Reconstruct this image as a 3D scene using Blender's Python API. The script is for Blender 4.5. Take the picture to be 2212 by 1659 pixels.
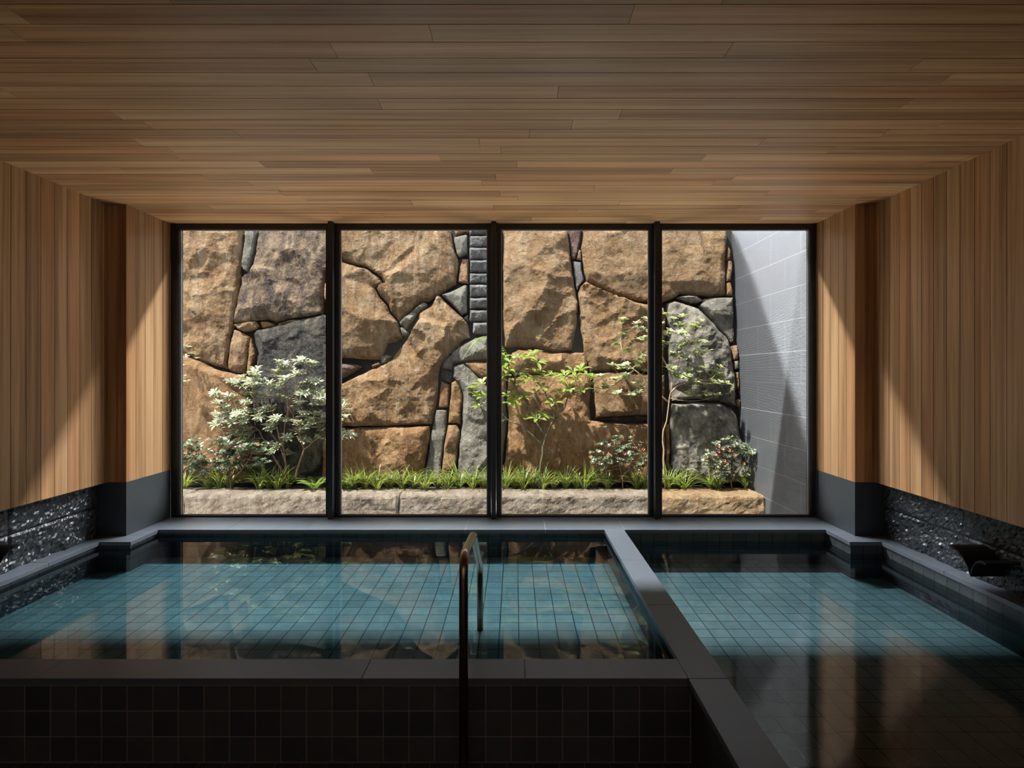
import bpy, bmesh, math, random
import numpy as np
from mathutils import Vector, Matrix, noise
from mathutils.geometry import delaunay_2d_cdt

random.seed(7)
SC = bpy.context.scene
COL = SC.collection
for o in list(bpy.data.objects):
    bpy.data.objects.remove(o)

# ------------------------------------------------------------------ camera
F, VX, VY, CZ = 1250.0, 1112.5, 804.0, 1.194      # focal length in pixels, vanishing point, eye above coping
cam = bpy.data.cameras.new('camera')
cam.sensor_fit = 'HORIZONTAL'
cam.sensor_width = 36.0
cam.lens = 36.0 * F / 2212.0
cam.shift_x = -(VX - 1106.0) / 2212.0
cam.shift_y = -(829.5 - VY) / 2212.0
cam.clip_start = 0.05
camo = bpy.data.objects.new('camera', cam)
COL.objects.link(camo)
camo.location = (0, 0, CZ)
camo.rotation_euler = (math.pi / 2, 0, 0)
SC.camera = camo

# ------------------------------------------------------------------ light
SC.view_settings.view_transform = 'Standard'
SC.view_settings.look = 'None'
SC.view_settings.gamma = 1.0
SC.view_settings.exposure = 0.0
SC.view_settings.use_curve_mapping = False
SC.cycles.use_denoising = True
SC.cycles.max_bounces = 8
SC.cycles.diffuse_bounces = 5
SC.cycles.transparent_max_bounces = 16
SC.cycles.sample_clamp_indirect = 6.0

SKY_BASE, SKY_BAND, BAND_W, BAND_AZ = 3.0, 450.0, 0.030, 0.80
SUN_E = 14.5
W = bpy.data.worlds.new('sky')
SC.world = W
W.use_nodes = True
nt = W.node_tree
nt.nodes.clear()
def wn(t, **k):
    n = nt.nodes.new(t)
    for a, b in k.items():
        setattr(n, a, b)
    return n
def wmath(op, a, b=None, clamp=False):
    n = wn('ShaderNodeMath', operation=op, use_clamp=clamp)
    for i, v in enumerate((a, b)):
        if v is None:
            continue
        if isinstance(v, (int, float)):
            n.inputs[i].default_value = v
        else:
            nt.links.new(v, n.inputs[i])
    return n.outputs[0]
tc = wn('ShaderNodeTexCoord')
sx = wn('ShaderNodeSeparateXYZ')
nt.links.new(tc.outputs['Generated'], sx.inputs[0])
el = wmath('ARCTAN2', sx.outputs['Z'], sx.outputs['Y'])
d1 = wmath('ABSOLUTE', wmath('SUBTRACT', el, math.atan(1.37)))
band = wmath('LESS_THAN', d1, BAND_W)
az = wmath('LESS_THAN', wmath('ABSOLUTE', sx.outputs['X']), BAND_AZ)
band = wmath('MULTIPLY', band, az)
bg1 = wn('ShaderNodeBackground')
bg1.inputs[0].default_value = (0.80, 0.88, 1.0, 1)
nt.links.new(wmath('MULTIPLY', SKY_BASE, wmath('GREATER_THAN', sx.outputs['Z'], 0.0)), bg1.inputs[1])
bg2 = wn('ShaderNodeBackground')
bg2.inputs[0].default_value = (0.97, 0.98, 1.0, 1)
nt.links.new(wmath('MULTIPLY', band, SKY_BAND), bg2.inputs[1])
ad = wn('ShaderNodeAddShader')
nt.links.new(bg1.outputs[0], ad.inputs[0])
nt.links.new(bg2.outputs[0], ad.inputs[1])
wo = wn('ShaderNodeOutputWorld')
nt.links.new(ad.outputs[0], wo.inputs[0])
W.cycles.sampling_method = 'MANUAL'
W.cycles.sample_map_resolution = 2048

sl = bpy.data.lights.new('sun', 'SUN')
sl.energy = SUN_E
sl.color = (1.0, 0.95, 0.87)
sl.angle = math.radians(1.6)
so = bpy.data.objects.new('sun', sl)
COL.objects.link(so)
so.location = (-2, 3, 8)
so.rotation_euler = Vector((0.40, 0.23, -0.88)).to_track_quat('-Z', 'Y').to_euler()

# added fill spots, unseen behind the camera, aimed at the back wall
for wx in (-2.1, -0.3, 1.5):
    wl = bpy.data.lights.new('added_rear_fill', 'SPOT')
    wl.energy = 72.0
    wl.color = (1.0, 0.93, 0.84)
    wl.spot_size = math.radians(100)
    wl.spot_blend = 0.8
    wl.shadow_soft_size = 0.06
    wlo = bpy.data.objects.new('added_rear_fill', wl)
    COL.objects.link(wlo)
    wlo.location = (wx, -1.2, 2.36)
    wlo.rotation_euler = Vector((0, -1.4, -1.1)).to_track_quat('-Z', 'Y').to_euler()

# added fill spots, unseen in the trench outside, lifting the ceiling and side walls
for gx, aim, en, cone in ((-2.1, (0, -0.36, 0.93), 430.0, 75), (-0.85, (0, -0.36, 0.93), 430.0, 75), (0.5, (0, -0.36, 0.93), 430.0, 75), (1.75, (0, -0.36, 0.93), 430.0, 75),
                          (0.6, (-3.5, -1.9, 1.45), 620.0, 54), (-0.9, (3.5, -1.9, 1.45), 600.0, 54)):
    gl_ = bpy.data.lights.new('added_trench_fill', 'SPOT')
    gl_.energy = en
    gl_.color = (1.0, 0.94, 0.86)
    gl_.spot_size = math.radians(cone)
    gl_.spot_blend = 1.0
    gl_.shadow_soft_size = 0.28
    glo = bpy.data.objects.new('added_trench_fill', gl_)
    COL.objects.link(glo)
    glo.location = (gx, 5.25, -0.30)
    glo.rotation_euler = Vector(aim).to_track_quat('-Z', 'Y').to_euler()

# ------------------------------------------------------------------ helpers
def P(px, py, d):
    return Vector(((px - VX) / F * d, d, CZ - (py - VY) / F * d))
def link(name, me, mat=None, parent=None, loc=None):
    o = bpy.data.objects.new(name, me)
    COL.objects.link(o)
    if mat is not None and me is not None:
        me.materials.append(mat)
    if parent is not None:
        o.parent = parent
    if loc is not None:
        o.location = loc
    return o
def tag(o, label=None, cat=None, group=None, kind=None):
    for k, v in (('label', label), ('category', cat), ('group', group), ('kind', kind)):
        if v:
            o[k] = v
    return o
def empty(name, loc, label=None, cat=None, group=None, kind=None):
    o = bpy.data.objects.new(name, None)
    COL.objects.link(o)
    o.location = loc
    o.empty_display_size = 0.1
    return tag(o, label, cat, group, kind)
class MB:
    """collects boxes, tubes and loose polygons and links them as one mesh"""
    def __init__(s):
        s.v, s.f, s.uv = [], [], []
    def box(s, a, b):
        x0, y0, z0 = a; x1, y1, z1 = b
        n = len(s.v)
        s.v += [(x0,y0,z0),(x1,y0,z0),(x1,y1,z0),(x0,y1,z0),(x0,y0,z1),(x1,y0,z1),(x1,y1,z1),(x0,y1,z1)]
        s.f += [tuple(n+i for i in q) for q in ((0,3,2,1),(4,5,6,7),(0,1,5,4),(1,2,6,5),(2,3,7,6),(3,0,4,7))]
    def tube(s, pts, rad, seg=8, cap=True):
        pts = [Vector(p) for p in pts]
        if not hasattr(rad, '__len__'):
            rad = [rad] * len(pts)
        up = Vector((0.13, 0.31, 0.94))
        base = len(s.v)
        t0 = (pts[1] - pts[0]).normalized()
        nrm = t0.cross(up).normalized()
        if nrm.length < 0.1:
            nrm = t0.cross(Vector((1, 0, 0))).normalized()
        for i, p in enumerate(pts):
            t = (pts[min(i+1, len(pts)-1)] - pts[max(i-1, 0)])
            if t.length < 1e-9:
                t = t0.copy()
            t.normalize()
            nrm = (nrm - t * nrm.dot(t)).normalized()
            bn = t.cross(nrm)
            for k in range(seg):
                a = 2 * math.pi * k / seg
                s.v.append(tuple(p + (nrm * math.cos(a) + bn * math.sin(a)) * rad[i]))
        for i in range(len(pts) - 1):
            for k in range(seg):
                a = base + i*seg + k; b = base + i*seg + (k+1) % seg
                s.f.append((a, b, b + seg, a + seg))
        if cap:
            s.f.append(tuple(base + k for k in reversed(range(seg))))
            s.f.append(tuple(base + (len(pts)-1)*seg + k for k in range(seg)))
    def mesh(s, name, origin=(0, 0, 0), smooth=False, metric_uv=None):
        ox, oy, oz = origin
        me = bpy.data.meshes.new(name)
        me.from_pydata([(x-ox, y-oy, z-oz) for x, y, z in s.v], [], s.f)
        me.validate()
        if smooth:
            me.polygons.foreach_set('use_smooth', [True] * len(me.polygons))
        if metric_uv is not None:
            uv_metric(me, metric_uv, origin)
        me.update()
        return me
    def build(s, name, mat, parent=None, origin=(0, 0, 0), smooth=False, metric_uv=None, bevel=0.0):
        o = link(name, s.mesh(name, origin, smooth, metric_uv), mat, parent)
        if parent is None:
            o.location = origin
        if bevel:
            m = o.modifiers.new('bevel', 'BEVEL')
            m.width = bevel; m.segments = 2; m.limit_method = 'ANGLE'
        return o
def uv_metric(me, off, origin=(0, 0, 0)):
    """UVs in metres, projected along each face's main axis"""
    ul = me.uv_layers.new(name='metric')
    ox, oy, oz = off
    for p in me.polygons:
        n = p.normal
        k = max(range(3), key=lambda i: abs(n[i]))
        for li in p.loop_indices:
            c = me.vertices[me.loops[li].vertex_index].co
            x, y, z = c.x + origin[0] - ox, c.y + origin[1] - oy, c.z + origin[2] - oz
            ul.data[li].uv = (y, z) if k == 0 else ((x, z) if k == 1 else (x, y))

# ------------------------------------------------------------------ materials
class NT:
    def __init__(s, name):
        s.m = bpy.data.materials.new(name)
        s.m.use_nodes = True
        s.t = s.m.node_tree
        s.t.nodes.clear()
        s.out = s.n('ShaderNodeOutputMaterial')
    def n(s, typ, **k):
        nd = s.t.nodes.new(typ)
        for a, b in k.items():
            setattr(nd, a, b)
        return nd
    def l(s, a, b):
        s.t.links.new(a, b)
    def val(s, sock, v):
        if isinstance(v, bpy.types.NodeSocket):
            s.l(v, sock)
        elif isinstance(v, (tuple, list)) and len(v) == 3 and sock.type == 'RGBA':
            sock.default_value = (*v, 1)
        else:
            sock.default_value = v
    def math(s, op, a, b=0.0, clamp=False):
        nd = s.n('ShaderNodeMath', operation=op, use_clamp=clamp)
        s.val(nd.inputs[0], a); s.val(nd.inputs[1], b)
        return nd.outputs[0]
    def mix(s, fac, a, b, mode='MIX'):
        nd = s.n('ShaderNodeMix', data_type='RGBA', blend_type=mode)
        s.val(nd.inputs[0], fac); s.val(nd.inputs[6], a); s.val(nd.inputs[7], b)
        return nd.outputs[2]
    def ramp(s, fac, stops, interp='LINEAR'):
        nd = s.n('ShaderNodeValToRGB')
        cr = nd.color_ramp
        cr.interpolation = interp
        while len(cr.elements) < len(stops):
            cr.elements.new(0.5)
        for e, (p, c) in zip(cr.elements, stops):
            e.position = p
            e.color = (*c, 1) if hasattr(c, '__len__') else (c, c, c, 1)
        s.l(fac, nd.inputs[0])
        return nd.outputs[0]
    def coords(s, kind='Object', scale=(1, 1, 1), rot=(0, 0, 0), loc=None):
        tcn = s.n('ShaderNodeTexCoord')
        mp = s.n('ShaderNodeMapping')
        s.l(tcn.outputs[kind], mp.inputs[0])
        mp.inputs['Scale'].default_value = scale
        mp.inputs['Rotation'].default_value = rot
        if loc is not None:
            s.val(mp.inputs['Location'], loc)
        return mp.outputs[0]
    def noise(s, vec, scale, detail=4.0, rough=0.55, dist=0.0):
        nd = s.n('ShaderNodeTexNoise')
        s.l(vec, nd.inputs['Vector'])
        nd.inputs['Scale'].default_value = scale
        nd.inputs['Detail'].default_value = detail
        nd.inputs['Roughness'].default_value = rough
        nd.inputs['Distortion'].default_value = dist
        return nd.outputs['Fac']
    def bump(s, h, strength, dist, normal=None):
        nd = s.n('ShaderNodeBump')
        nd.inputs['Strength'].default_value = strength
        nd.inputs['Distance'].default_value = dist
        s.l(h, nd.inputs['Height'])
        if normal is not None:
            s.l(normal, nd.inputs['Normal'])
        return nd.outputs[0]
    def pbr(s, base, rough=0.5, metal=0.0, normal=None, spec=0.5):
        nd = s.n('ShaderNodeBsdfPrincipled')
        s.val(nd.inputs['Base Color'], base)
        s.val(nd.inputs['Roughness'], rough)
        nd.inputs['Metallic'].default_value = metal
        nd.inputs['Specular IOR Level'].default_value = spec
        if normal is not None:
            s.l(normal, nd.inputs['Normal'])
        s.l(nd.outputs[0], s.out.inputs[0])
        return nd

def mat_wood(name, axis):
    """cedar boards, grain running along the given axis, every board its own tone"""
    s = NT(name)
    g = s.n('ShaderNodeNewGeometry')
    rnd = g.outputs['Random Per Island']
    tcn = s.n('ShaderNodeTexCoord')
    off = s.n('ShaderNodeVectorMath', operation='MULTIPLY_ADD')
    cmb = s.n('ShaderNodeCombineXYZ')
    for i in range(3):
        s.l(rnd, cmb.inputs[i])
    s.l(cmb.outputs[0], off.inputs[0])
    off.inputs[1].default_value = (37, 53, 71)
    s.l(tcn.outputs['Object'], off.inputs[2])
    def mp(a, c):
        m = s.n('ShaderNodeMapping')
        s.l(off.outputs[0], m.inputs[0])
        m.inputs['Scale'].default_value = [a if i == axis else c for i in range(3)]
        return m.outputs[0]
    n1 = s.noise(mp(0.5, 22), 1.0, 3, 0.55, 0.25)
    n2 = s.noise(mp(1.2, 110), 1.0, 3, 0.6, 0.4)
    n3 = s.noise(mp(0.35, 6), 1.0, 2, 0.5)
    f = s.math('ADD', s.math('MULTIPLY', n1, 0.55), s.math('MULTIPLY', n2, 0.35))
    f = s.math('ADD', f, s.math('MULTIPLY', s.math('SUBTRACT', n3, 0.5), 0.35))
    f = s.math('ADD', f, s.math('MULTIPLY', s.math('SUBTRACT', rnd, 0.5), 0.14))
    c = s.ramp(f, [(0.22, (0.14, 0.068, 0.028)), (0.40, (0.31, 0.165, 0.074)), (0.52, (0.44, 0.25, 0.122)), (0.70, (0.57, 0.355, 0.19))])
    red = s.mix(s.math('MULTIPLY', s.math('GREATER_THAN', s.math('FRACT', s.math('MULTIPLY', rnd, 13.7)), 0.72), 0.35), c, s.mix(1.0, c, (1.0, 0.72, 0.58), 'MULTIPLY'))
    s.pbr(red, 0.5, normal=s.bump(n2, 0.25, 0.002), spec=0.3)
    return s.m
def mat_tile(name, tile, grout, size=0.1, mortar=0.0022, rough=0.32, var=0.25, spec=0.3):
    s = NT(name)
    uv = s.n('ShaderNodeUVMap')
    br = s.n('ShaderNodeTexBrick')
    br.offset = 0.0; br.squash = 1.0
    s.l(uv.outputs[0], br.inputs['Vector'])
    br.inputs['Color1'].default_value = (*[c * (1 - var) for c in tile], 1)
    br.inputs['Color2'].default_value = (*[c * (1 + var) for c in tile], 1)
    br.inputs['Mortar'].default_value = (*grout, 1)
    br.inputs['Scale'].default_value = 1.0
    br.inputs['Mortar Size'].default_value = mortar
    br.inputs['Mortar Smooth'].default_value = 0.1
    br.inputs['Bias'].default_value = 0.0
    br.inputs['Brick Width'].default_value = size
    br.inputs['Row Height'].default_value = size
    c = s.coords('Object')
    n = s.noise(c, 14, 4)
    col = s.mix(s.math('MULTIPLY', n, 0.5), br.outputs['Color'], (0.03, 0.036, 0.042))
    h = s.math('ADD', s.math('MULTIPLY', br.outputs['Fac'], -1.0), s.math('MULTIPLY', s.noise(c, 25, 3), 0.25))
    s.pbr(col, rough, normal=s.bump(h, 0.35, 0.004), spec=spec)
    return s.m
def mat_granite(name, col, speck, rough=0.45, bump=0.15, speck_scale=260, mottled=0.3, spec=0.5):
    s = NT(name)
    c = s.coords('Object')
    a = s.noise(c, speck_scale, 2, 0.6)
    b = s.noise(c, 7, 4)
    base = s.mix(s.math('MULTIPLY', b, mottled), col, tuple(x * 1.7 for x in col))
    k = s.ramp(a, [(0.56, 0.0), (0.72, 1.0)])
    base = s.mix(k, base, speck)
    s.pbr(base, rough, normal=s.bump(a, bump, 0.002), spec=spec)
    return s.m
def mat_plain(name, col, rough=0.5, metal=0.0, spec=0.5, vary=0.12, scale=12):
    s = NT(name)
    n = s.noise(s.coords('Object'), scale, 3)
    s.pbr(s.mix(n, tuple(c * (1 - vary) for c in col), tuple(c * (1 + vary) for c in col)), rough, metal, spec=spec)
    return s.m
def mat_glass(name):
    s = NT(name)
    fr = s.n('ShaderNodeFresnel'); fr.inputs[0].default_value = 1.45
    tr = s.n('ShaderNodeBsdfTransparent'); tr.inputs[0].default_value = (0.95, 0.97, 0.96, 1)
    gl = s.n('ShaderNodeBsdfGlossy'); gl.inputs['Roughness'].default_value = 0.0
    mx = s.n('ShaderNodeMixShader')
    s.l(s.math('MULTIPLY', fr.outputs[0], s.math('ADD', 0.55, s.math('MULTIPLY', s.noise(s.coords('Object'), 0.7, 1), 0.1))), mx.inputs[0])
    s.l(tr.outputs[0], mx.inputs[1]); s.l(gl.outputs[0], mx.inputs[2])
    s.l(mx.outputs[0], s.out.inputs[0])
    return s.m
def mat_water(name, absorb, density, rough, ripple, rscale):
    s = NT(name)
    c = s.coords('Object', scale=rscale)
    nb = s.bump(s.noise(c, 1.0, 2, 0.5), ripple, 0.01)
    fr = s.n('ShaderNodeFresnel'); fr.inputs[0].default_value = 1.48
    s.l(nb, fr.inputs['Normal'])
    tr = s.n('ShaderNodeBsdfTransparent')
    gl = s.n('ShaderNodeBsdfGlossy'); gl.inputs['Roughness'].default_value = rough
    s.l(nb, gl.inputs['Normal'])
    mx = s.n('ShaderNodeMixShader')
    s.l(fr.outputs[0], mx.inputs[0]); s.l(tr.outputs[0], mx.inputs[1]); s.l(gl.outputs[0], mx.inputs[2])
    s.l(mx.outputs[0], s.out.inputs[0])
    va = s.n('ShaderNodeVolumeAbsorption')
    va.inputs[0].default_value = (*absorb, 1)
    va.inputs[1].default_value = density
    s.l(va.outputs[0], s.out.inputs[1])
    return s.m
def mat_leaf(name, ca, cb, rough=0.3, trans=0.35):
    ca = tuple(x * 0.6 for x in ca); cb = tuple(x * 0.6 for x in cb)
    s = NT(name)
    g = s.n('ShaderNodeNewGeometry')
    c = s.mix(g.outputs['Random Per Island'], ca, cb)
    c = s.mix(s.math('MULTIPLY', s.noise(s.coords('Object'), 30, 2), 0.4), c, tuple(x * 0.7 for x in ca))
    p = s.pbr(c, rough, spec=0.7)
    tl = s.n('ShaderNodeBsdfTranslucent')
    s.l(s.mix(1.0, c, (1.25, 1.2, 0.55), 'MULTIPLY'), tl.inputs[0])
    mx = s.n('ShaderNodeMixShader')
    mx.inputs[0].default_value = trans
    s.l(p.outputs[0], mx.inputs[1]); s.l(tl.outputs[0], mx.inputs[2])
    s.l(mx.outputs[0], s.out.inputs[0])
    return s.m
KR = 0.70
def mat_rock(name, cols, stain, stain_amt=0.5, rot=0.5, bump=0.7, speck=(0.5, 0.46, 0.4), stretch=3.0, fine=0.55, nscale=2.6):
    warm = (1.06, 0.94, 0.80) if 'ochre' in name or 'brown' in name or 'sandy' in name or 'umber' in name else (1, 1, 1)
    cols = [tuple(x * KR * t for x, t in zip(c, warm)) for c in cols]
    stain = tuple(x * KR for x in stain); speck = tuple(x * KR for x in speck)
    s = NT(name)
    oi = s.n('ShaderNodeObjectInfo')
    cmb = s.n('ShaderNodeCombineXYZ')
    k = s.math('MULTIPLY', oi.outputs['Random'], 40.0)
    for i in range(3):
        s.l(k, cmb.inputs[i])
    iso = s.coords('Object', loc=cmb.outputs[0])
    st = s.coords('Object', scale=(stretch, 1.0, 1.0), rot=(0, rot, 0), loc=cmb.outputs[0])
    n1 = s.noise(st, nscale, 7, 0.62, 0.8)
    n2 = s.noise(iso, 9.0, 8, 0.65, 0.3)
    f = s.math('ADD', s.math('MULTIPLY', n1, 0.55), s.math('MULTIPLY', n2, 0.45))
    c = s.ramp(f, [(0.37, cols[0]), (0.45, cols[1]), (0.53, cols[2]), (0.62, cols[3])])
    sm = s.ramp(s.noise(st, 3.3, 6, 0.6, 1.2), [(0.50, 0.0), (0.62, 1.0)])
    c = s.mix(s.math('MULTIPLY', sm, stain_amt), c, stain)
    pale = s.ramp(s.noise(st, 1.7, 8, 0.7, 1.6), [(0.50, 0.0), (0.60, 1.0)])
    c = s.mix(s.math('MULTIPLY', pale, 0.5), c, tuple(x * 1.18 for x in cols[3]))
    dim = s.ramp(s.noise(iso, 5.5, 8, 0.7, 0.8), [(0.36, 1.0), (0.46, 0.0)])
    c = s.mix(s.math('MULTIPLY', dim, 0.45), c, tuple(x * 0.8 for x in cols[0]))
    n4 = s.noise(iso, 85, 5, 0.75)
    c = s.mix(s.math('MULTIPLY', s.ramp(n4, [(0.50, 0.0), (0.66, 1.0)]), 0.7), c, speck)
    c = s.mix(s.math('MULTIPLY', s.ramp(n4, [(0.30, 1.0), (0.45, 0.0)]), 0.7), c, tuple(x * 0.35 for x in cols[0]))
    n5 = s.noise(iso, 26, 8, 0.72)
    nb = s.bump(n5, min(1.0, bump * 1.3), 0.065)
    nb = s.bump(s.noise(iso, 110, 5, 0.75), fine, 0.012, nb)
    s.pbr(c, 0.85, normal=nb, spec=0.25)
    return s.m

M = {}
M['wood_z'] = mat_wood('cedar_vertical', 2)
M['wood_x'] = mat_wood('cedar_ceiling', 0)
M['tile'] = mat_tile('dark_pool_tile', (0.050, 0.058, 0.066), (0.006, 0.007, 0.008), mortar=0.003)
M['tile_floor'] = mat_tile('pool_floor_tile', (0.27, 0.285, 0.28), (0.045, 0.05, 0.052), size=0.104, mortar=0.0032, var=0.12, spec=0.06)
M['tile_front'] = mat_tile('dark_front_tile', (0.070, 0.073, 0.078), (0.32, 0.26, 0.25), mortar=0.0018)
M['granite'] = mat_granite('honed_dark_granite', (0.029, 0.036, 0.043), (0.09, 0.102, 0.115), 0.42)
M['coping'] = mat_granite('grey_coping_stone', (0.087, 0.100, 0.121), (0.135, 0.150, 0.173), 0.34, 0.1, 190, spec=0.22)
M['split'] = mat_granite('split_face_dark_stone', (0.019, 0.022, 0.027), (0.14, 0.16, 0.19), 0.28, 1.0, 95)  # specks brightened to paint in the glints of the broken faces
M['alu'] = mat_plain('black_anodised_frame', (0.018, 0.019, 0.021), 0.35)
M['alu_edge'] = mat_plain('bright_glazing_bead', (0.35, 0.35, 0.36), 0.3, 0.6)
M['rail'] = mat_plain('brushed_bronze_tube', (0.30, 0.25, 0.195), 0.26, 1.0)
M['spout'] = mat_plain('black_spout_stone', (0.012, 0.012, 0.013), 0.4)
M['dark'] = mat_plain('dark_backing', (0.02, 0.019, 0.018), 0.9)
M['plaster'] = mat_plain('plaster', (0.72, 0.68, 0.62), 0.9)
M['glass'] = mat_glass('clear_glass')
M['water_l'] = mat_water('still_bath_water', (0.12, 0.65, 0.77), 2.0, 0.015, 0.05, (3.0, 3.0, 3.0))
M['water_r'] = mat_water('rippled_bath_water', (0.14, 0.65, 0.77), 1.7, 0.075, 0.08, (4.0, 4.0, 4.0))
M['soil'] = mat_plain('dark_soil', (0.045, 0.035, 0.027), 0.95, vary=0.4, scale=60)
M['gravel'] = mat_plain('bounce_gravel', (0.80, 0.76, 0.69), 0.95, vary=0.12, scale=70)  # unseen ground outside, laid pale to bounce light up to the ceiling
M['pebble'] = mat_plain('black_river_pebble', (0.028, 0.030, 0.036), 0.3, vary=0.4)
OC = [(0.16, 0.080, 0.032), (0.33, 0.185, 0.075), (0.42, 0.26, 0.12), (0.58, 0.46, 0.33)]
M['ochre'] = mat_rock('ochre_rock', OC, (0.24, 0.11, 0.04), 0.55, 0.35)
M['ochre_wave'] = mat_rock('banded_ochre_rock', [(0.19, 0.095, 0.040), (0.34, 0.20, 0.092), (0.43, 0.29, 0.155), (0.56, 0.46, 0.34)], (0.29, 0.13, 0.045), 0.65, -0.75, 0.7, stretch=4.5)
M['sand'] = mat_rock('sandy_rock', [(0.22, 0.12, 0.055), (0.38, 0.23, 0.11), (0.46, 0.305, 0.165), (0.55, 0.43, 0.30)], (0.32, 0.155, 0.065), 0.45, 0.9, 1.0, stretch=2.0)
M['brown'] = mat_rock('brown_rock', [(0.19, 0.092, 0.036), (0.36, 0.19, 0.078), (0.50, 0.285, 0.125), (0.60, 0.42, 0.25)], (0.32, 0.125, 0.036), 0.55, 0.7, 0.8)
M['umber'] = mat_rock('umber_rock', [(0.055, 0.042, 0.042), (0.15, 0.10, 0.075), (0.31, 0.215, 0.14), (0.50, 0.40, 0.30)], (0.085, 0.066, 0.075), 0.55, 0.6, 0.9, nscale=4.0)
M['char'] = mat_rock('charcoal_rock', [(0.022, 0.021, 0.023), (0.048, 0.046, 0.047), (0.105, 0.092, 0.082), (0.25, 0.205, 0.15)], (0.032, 0.031, 0.036), 0.5, 0.5, 1.0, (0.30, 0.28, 0.25), nscale=5.0)
M['mottle'] = mat_rock('mottled_dark_rock', [(0.065, 0.06, 0.066), (0.21, 0.19, 0.175), (0.48, 0.425, 0.345), (0.64, 0.57, 0.47)], (0.04, 0.037, 0.045), 0.5, 0.3, 1.0, (0.5, 0.47, 0.42), stretch=1.3, nscale=7.0)
M['grey'] = mat_rock('grey_granite_rock', [(0.16, 0.145, 0.12), (0.26, 0.235, 0.195), (0.35, 0.32, 0.27), (0.47, 0.43, 0.37)], (0.22, 0.19, 0.14), 0.4, 0.5, 0.8)
M['bluegrey'] = mat_rock('split_blue_grey_block', [(0.13, 0.13, 0.135), (0.22, 0.215, 0.22), (0.31, 0.30, 0.305), (0.42, 0.41, 0.41)], (0.24, 0.22, 0.2), 0.3, 0.0, 1.0)
M['orange'] = mat_rock('orange_rock', [(0.26, 0.11, 0.045), (0.42, 0.20, 0.09), (0.50, 0.27, 0.14), (0.55, 0.36, 0.22)], (0.40, 0.17, 0.07), 0.5)
M['purple'] = mat_rock('purple_brown_rock', [(0.10, 0.05, 0.045), (0.17, 0.095, 0.085), (0.23, 0.14, 0.125), (0.30, 0.2, 0.18)], (0.12, 0.06, 0.055), 0.4)
M['kerb'] = mat_rock('pale_granite_kerb', [(0.20, 0.137, 0.093), (0.32, 0.23, 0.165), (0.43, 0.335, 0.255), (0.56, 0.475, 0.39)], (0.28, 0.17, 0.11), 0.35, 0.3, 0.8, (0.62, 0.57, 0.5))
M['kerb_ochre'] = mat_rock('ochre_granite_kerb', [(0.27, 0.16, 0.08), (0.42, 0.27, 0.14), (0.52, 0.37, 0.22), (0.60, 0.49, 0.35)], (0.36, 0.19, 0.08), 0.5, 0.3, 0.7)
M['bark'] = mat_plain('reddish_bark', (0.16, 0.085, 0.055), 0.8, vary=0.35, scale=40)
M['bark_green'] = mat_plain('olive_bark', (0.10, 0.095, 0.05), 0.7, vary=0.3, scale=40)
M['bark_pale'] = mat_plain('pale_tan_bark', (0.36, 0.26, 0.17), 0.8, vary=0.25, scale=40)
M['leaf_pale'] = mat_leaf('glossy_grey_green_leaf', (0.46, 0.50, 0.31), (0.78, 0.80, 0.58), 0.25, 0.2)
M['leaf_lime'] = mat_leaf('yellow_green_leaf', (0.34, 0.46, 0.07), (0.50, 0.60, 0.14), 0.3, 0.42)
M['leaf_mid'] = mat_leaf('light_green_leaf', (0.46, 0.54, 0.26), (0.74, 0.78, 0.48), 0.25, 0.3)
M['leaf_dark'] = mat_leaf('dark_glossy_leaf', (0.13, 0.18, 0.09), (0.36, 0.41, 0.26), 0.22, 0.2)
M['grass'] = mat_leaf('bright_grass_blade', (0.30, 0.42, 0.08), (0.70, 0.76, 0.30), 0.35, 0.4)
M['fern'] = mat_leaf('fern_frond', (0.26, 0.44, 0.06), (0.44, 0.58, 0.14), 0.4, 0.4)
M['bloom_o'] = mat_plain('orange_blossom', (0.50, 0.14, 0.06), 0.6)
M['bloom_p'] = mat_plain('pink_blossom', (0.70, 0.16, 0.25), 0.6)
def mat_flute():
    s = NT('ribbed_grey_cladding')
    c = s.coords('Object')
    sp = s.n('ShaderNodeSeparateXYZ'); s.l(c, sp.inputs[0])
    z = sp.outputs['Z']
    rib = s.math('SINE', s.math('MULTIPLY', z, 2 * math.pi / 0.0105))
    jz = s.math('LESS_THAN', s.math('FRACT', s.math('MULTIPLY', s.math('ADD', z, 5.0), 1 / 0.29)), 0.012)
    row = s.math('FLOOR', s.math('MULTIPLY', s.math('ADD', z, 5.0), 1 / 0.29))
    jy = s.math('LESS_THAN', s.math('FRACT', s.math('ADD', s.math('MULTIPLY', sp.outputs['Y'], 1 / 0.6), s.math('MULTIPLY', row, 0.5))), 0.004)
    j = s.math('MAXIMUM', jz, jy)
    n = s.noise(c, 2.5, 4)
    base = s.mix(n, (0.078, 0.080, 0.090), (0.102, 0.105, 0.116))
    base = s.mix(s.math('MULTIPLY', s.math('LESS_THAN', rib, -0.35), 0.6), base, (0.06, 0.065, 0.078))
    base = s.mix(j, base, (0.27, 0.27, 0.285))
    s.pbr(base, 0.45, normal=s.bump(rib, 0.6, 0.003))
    return s.m
M['flute'] = mat_flute()

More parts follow.
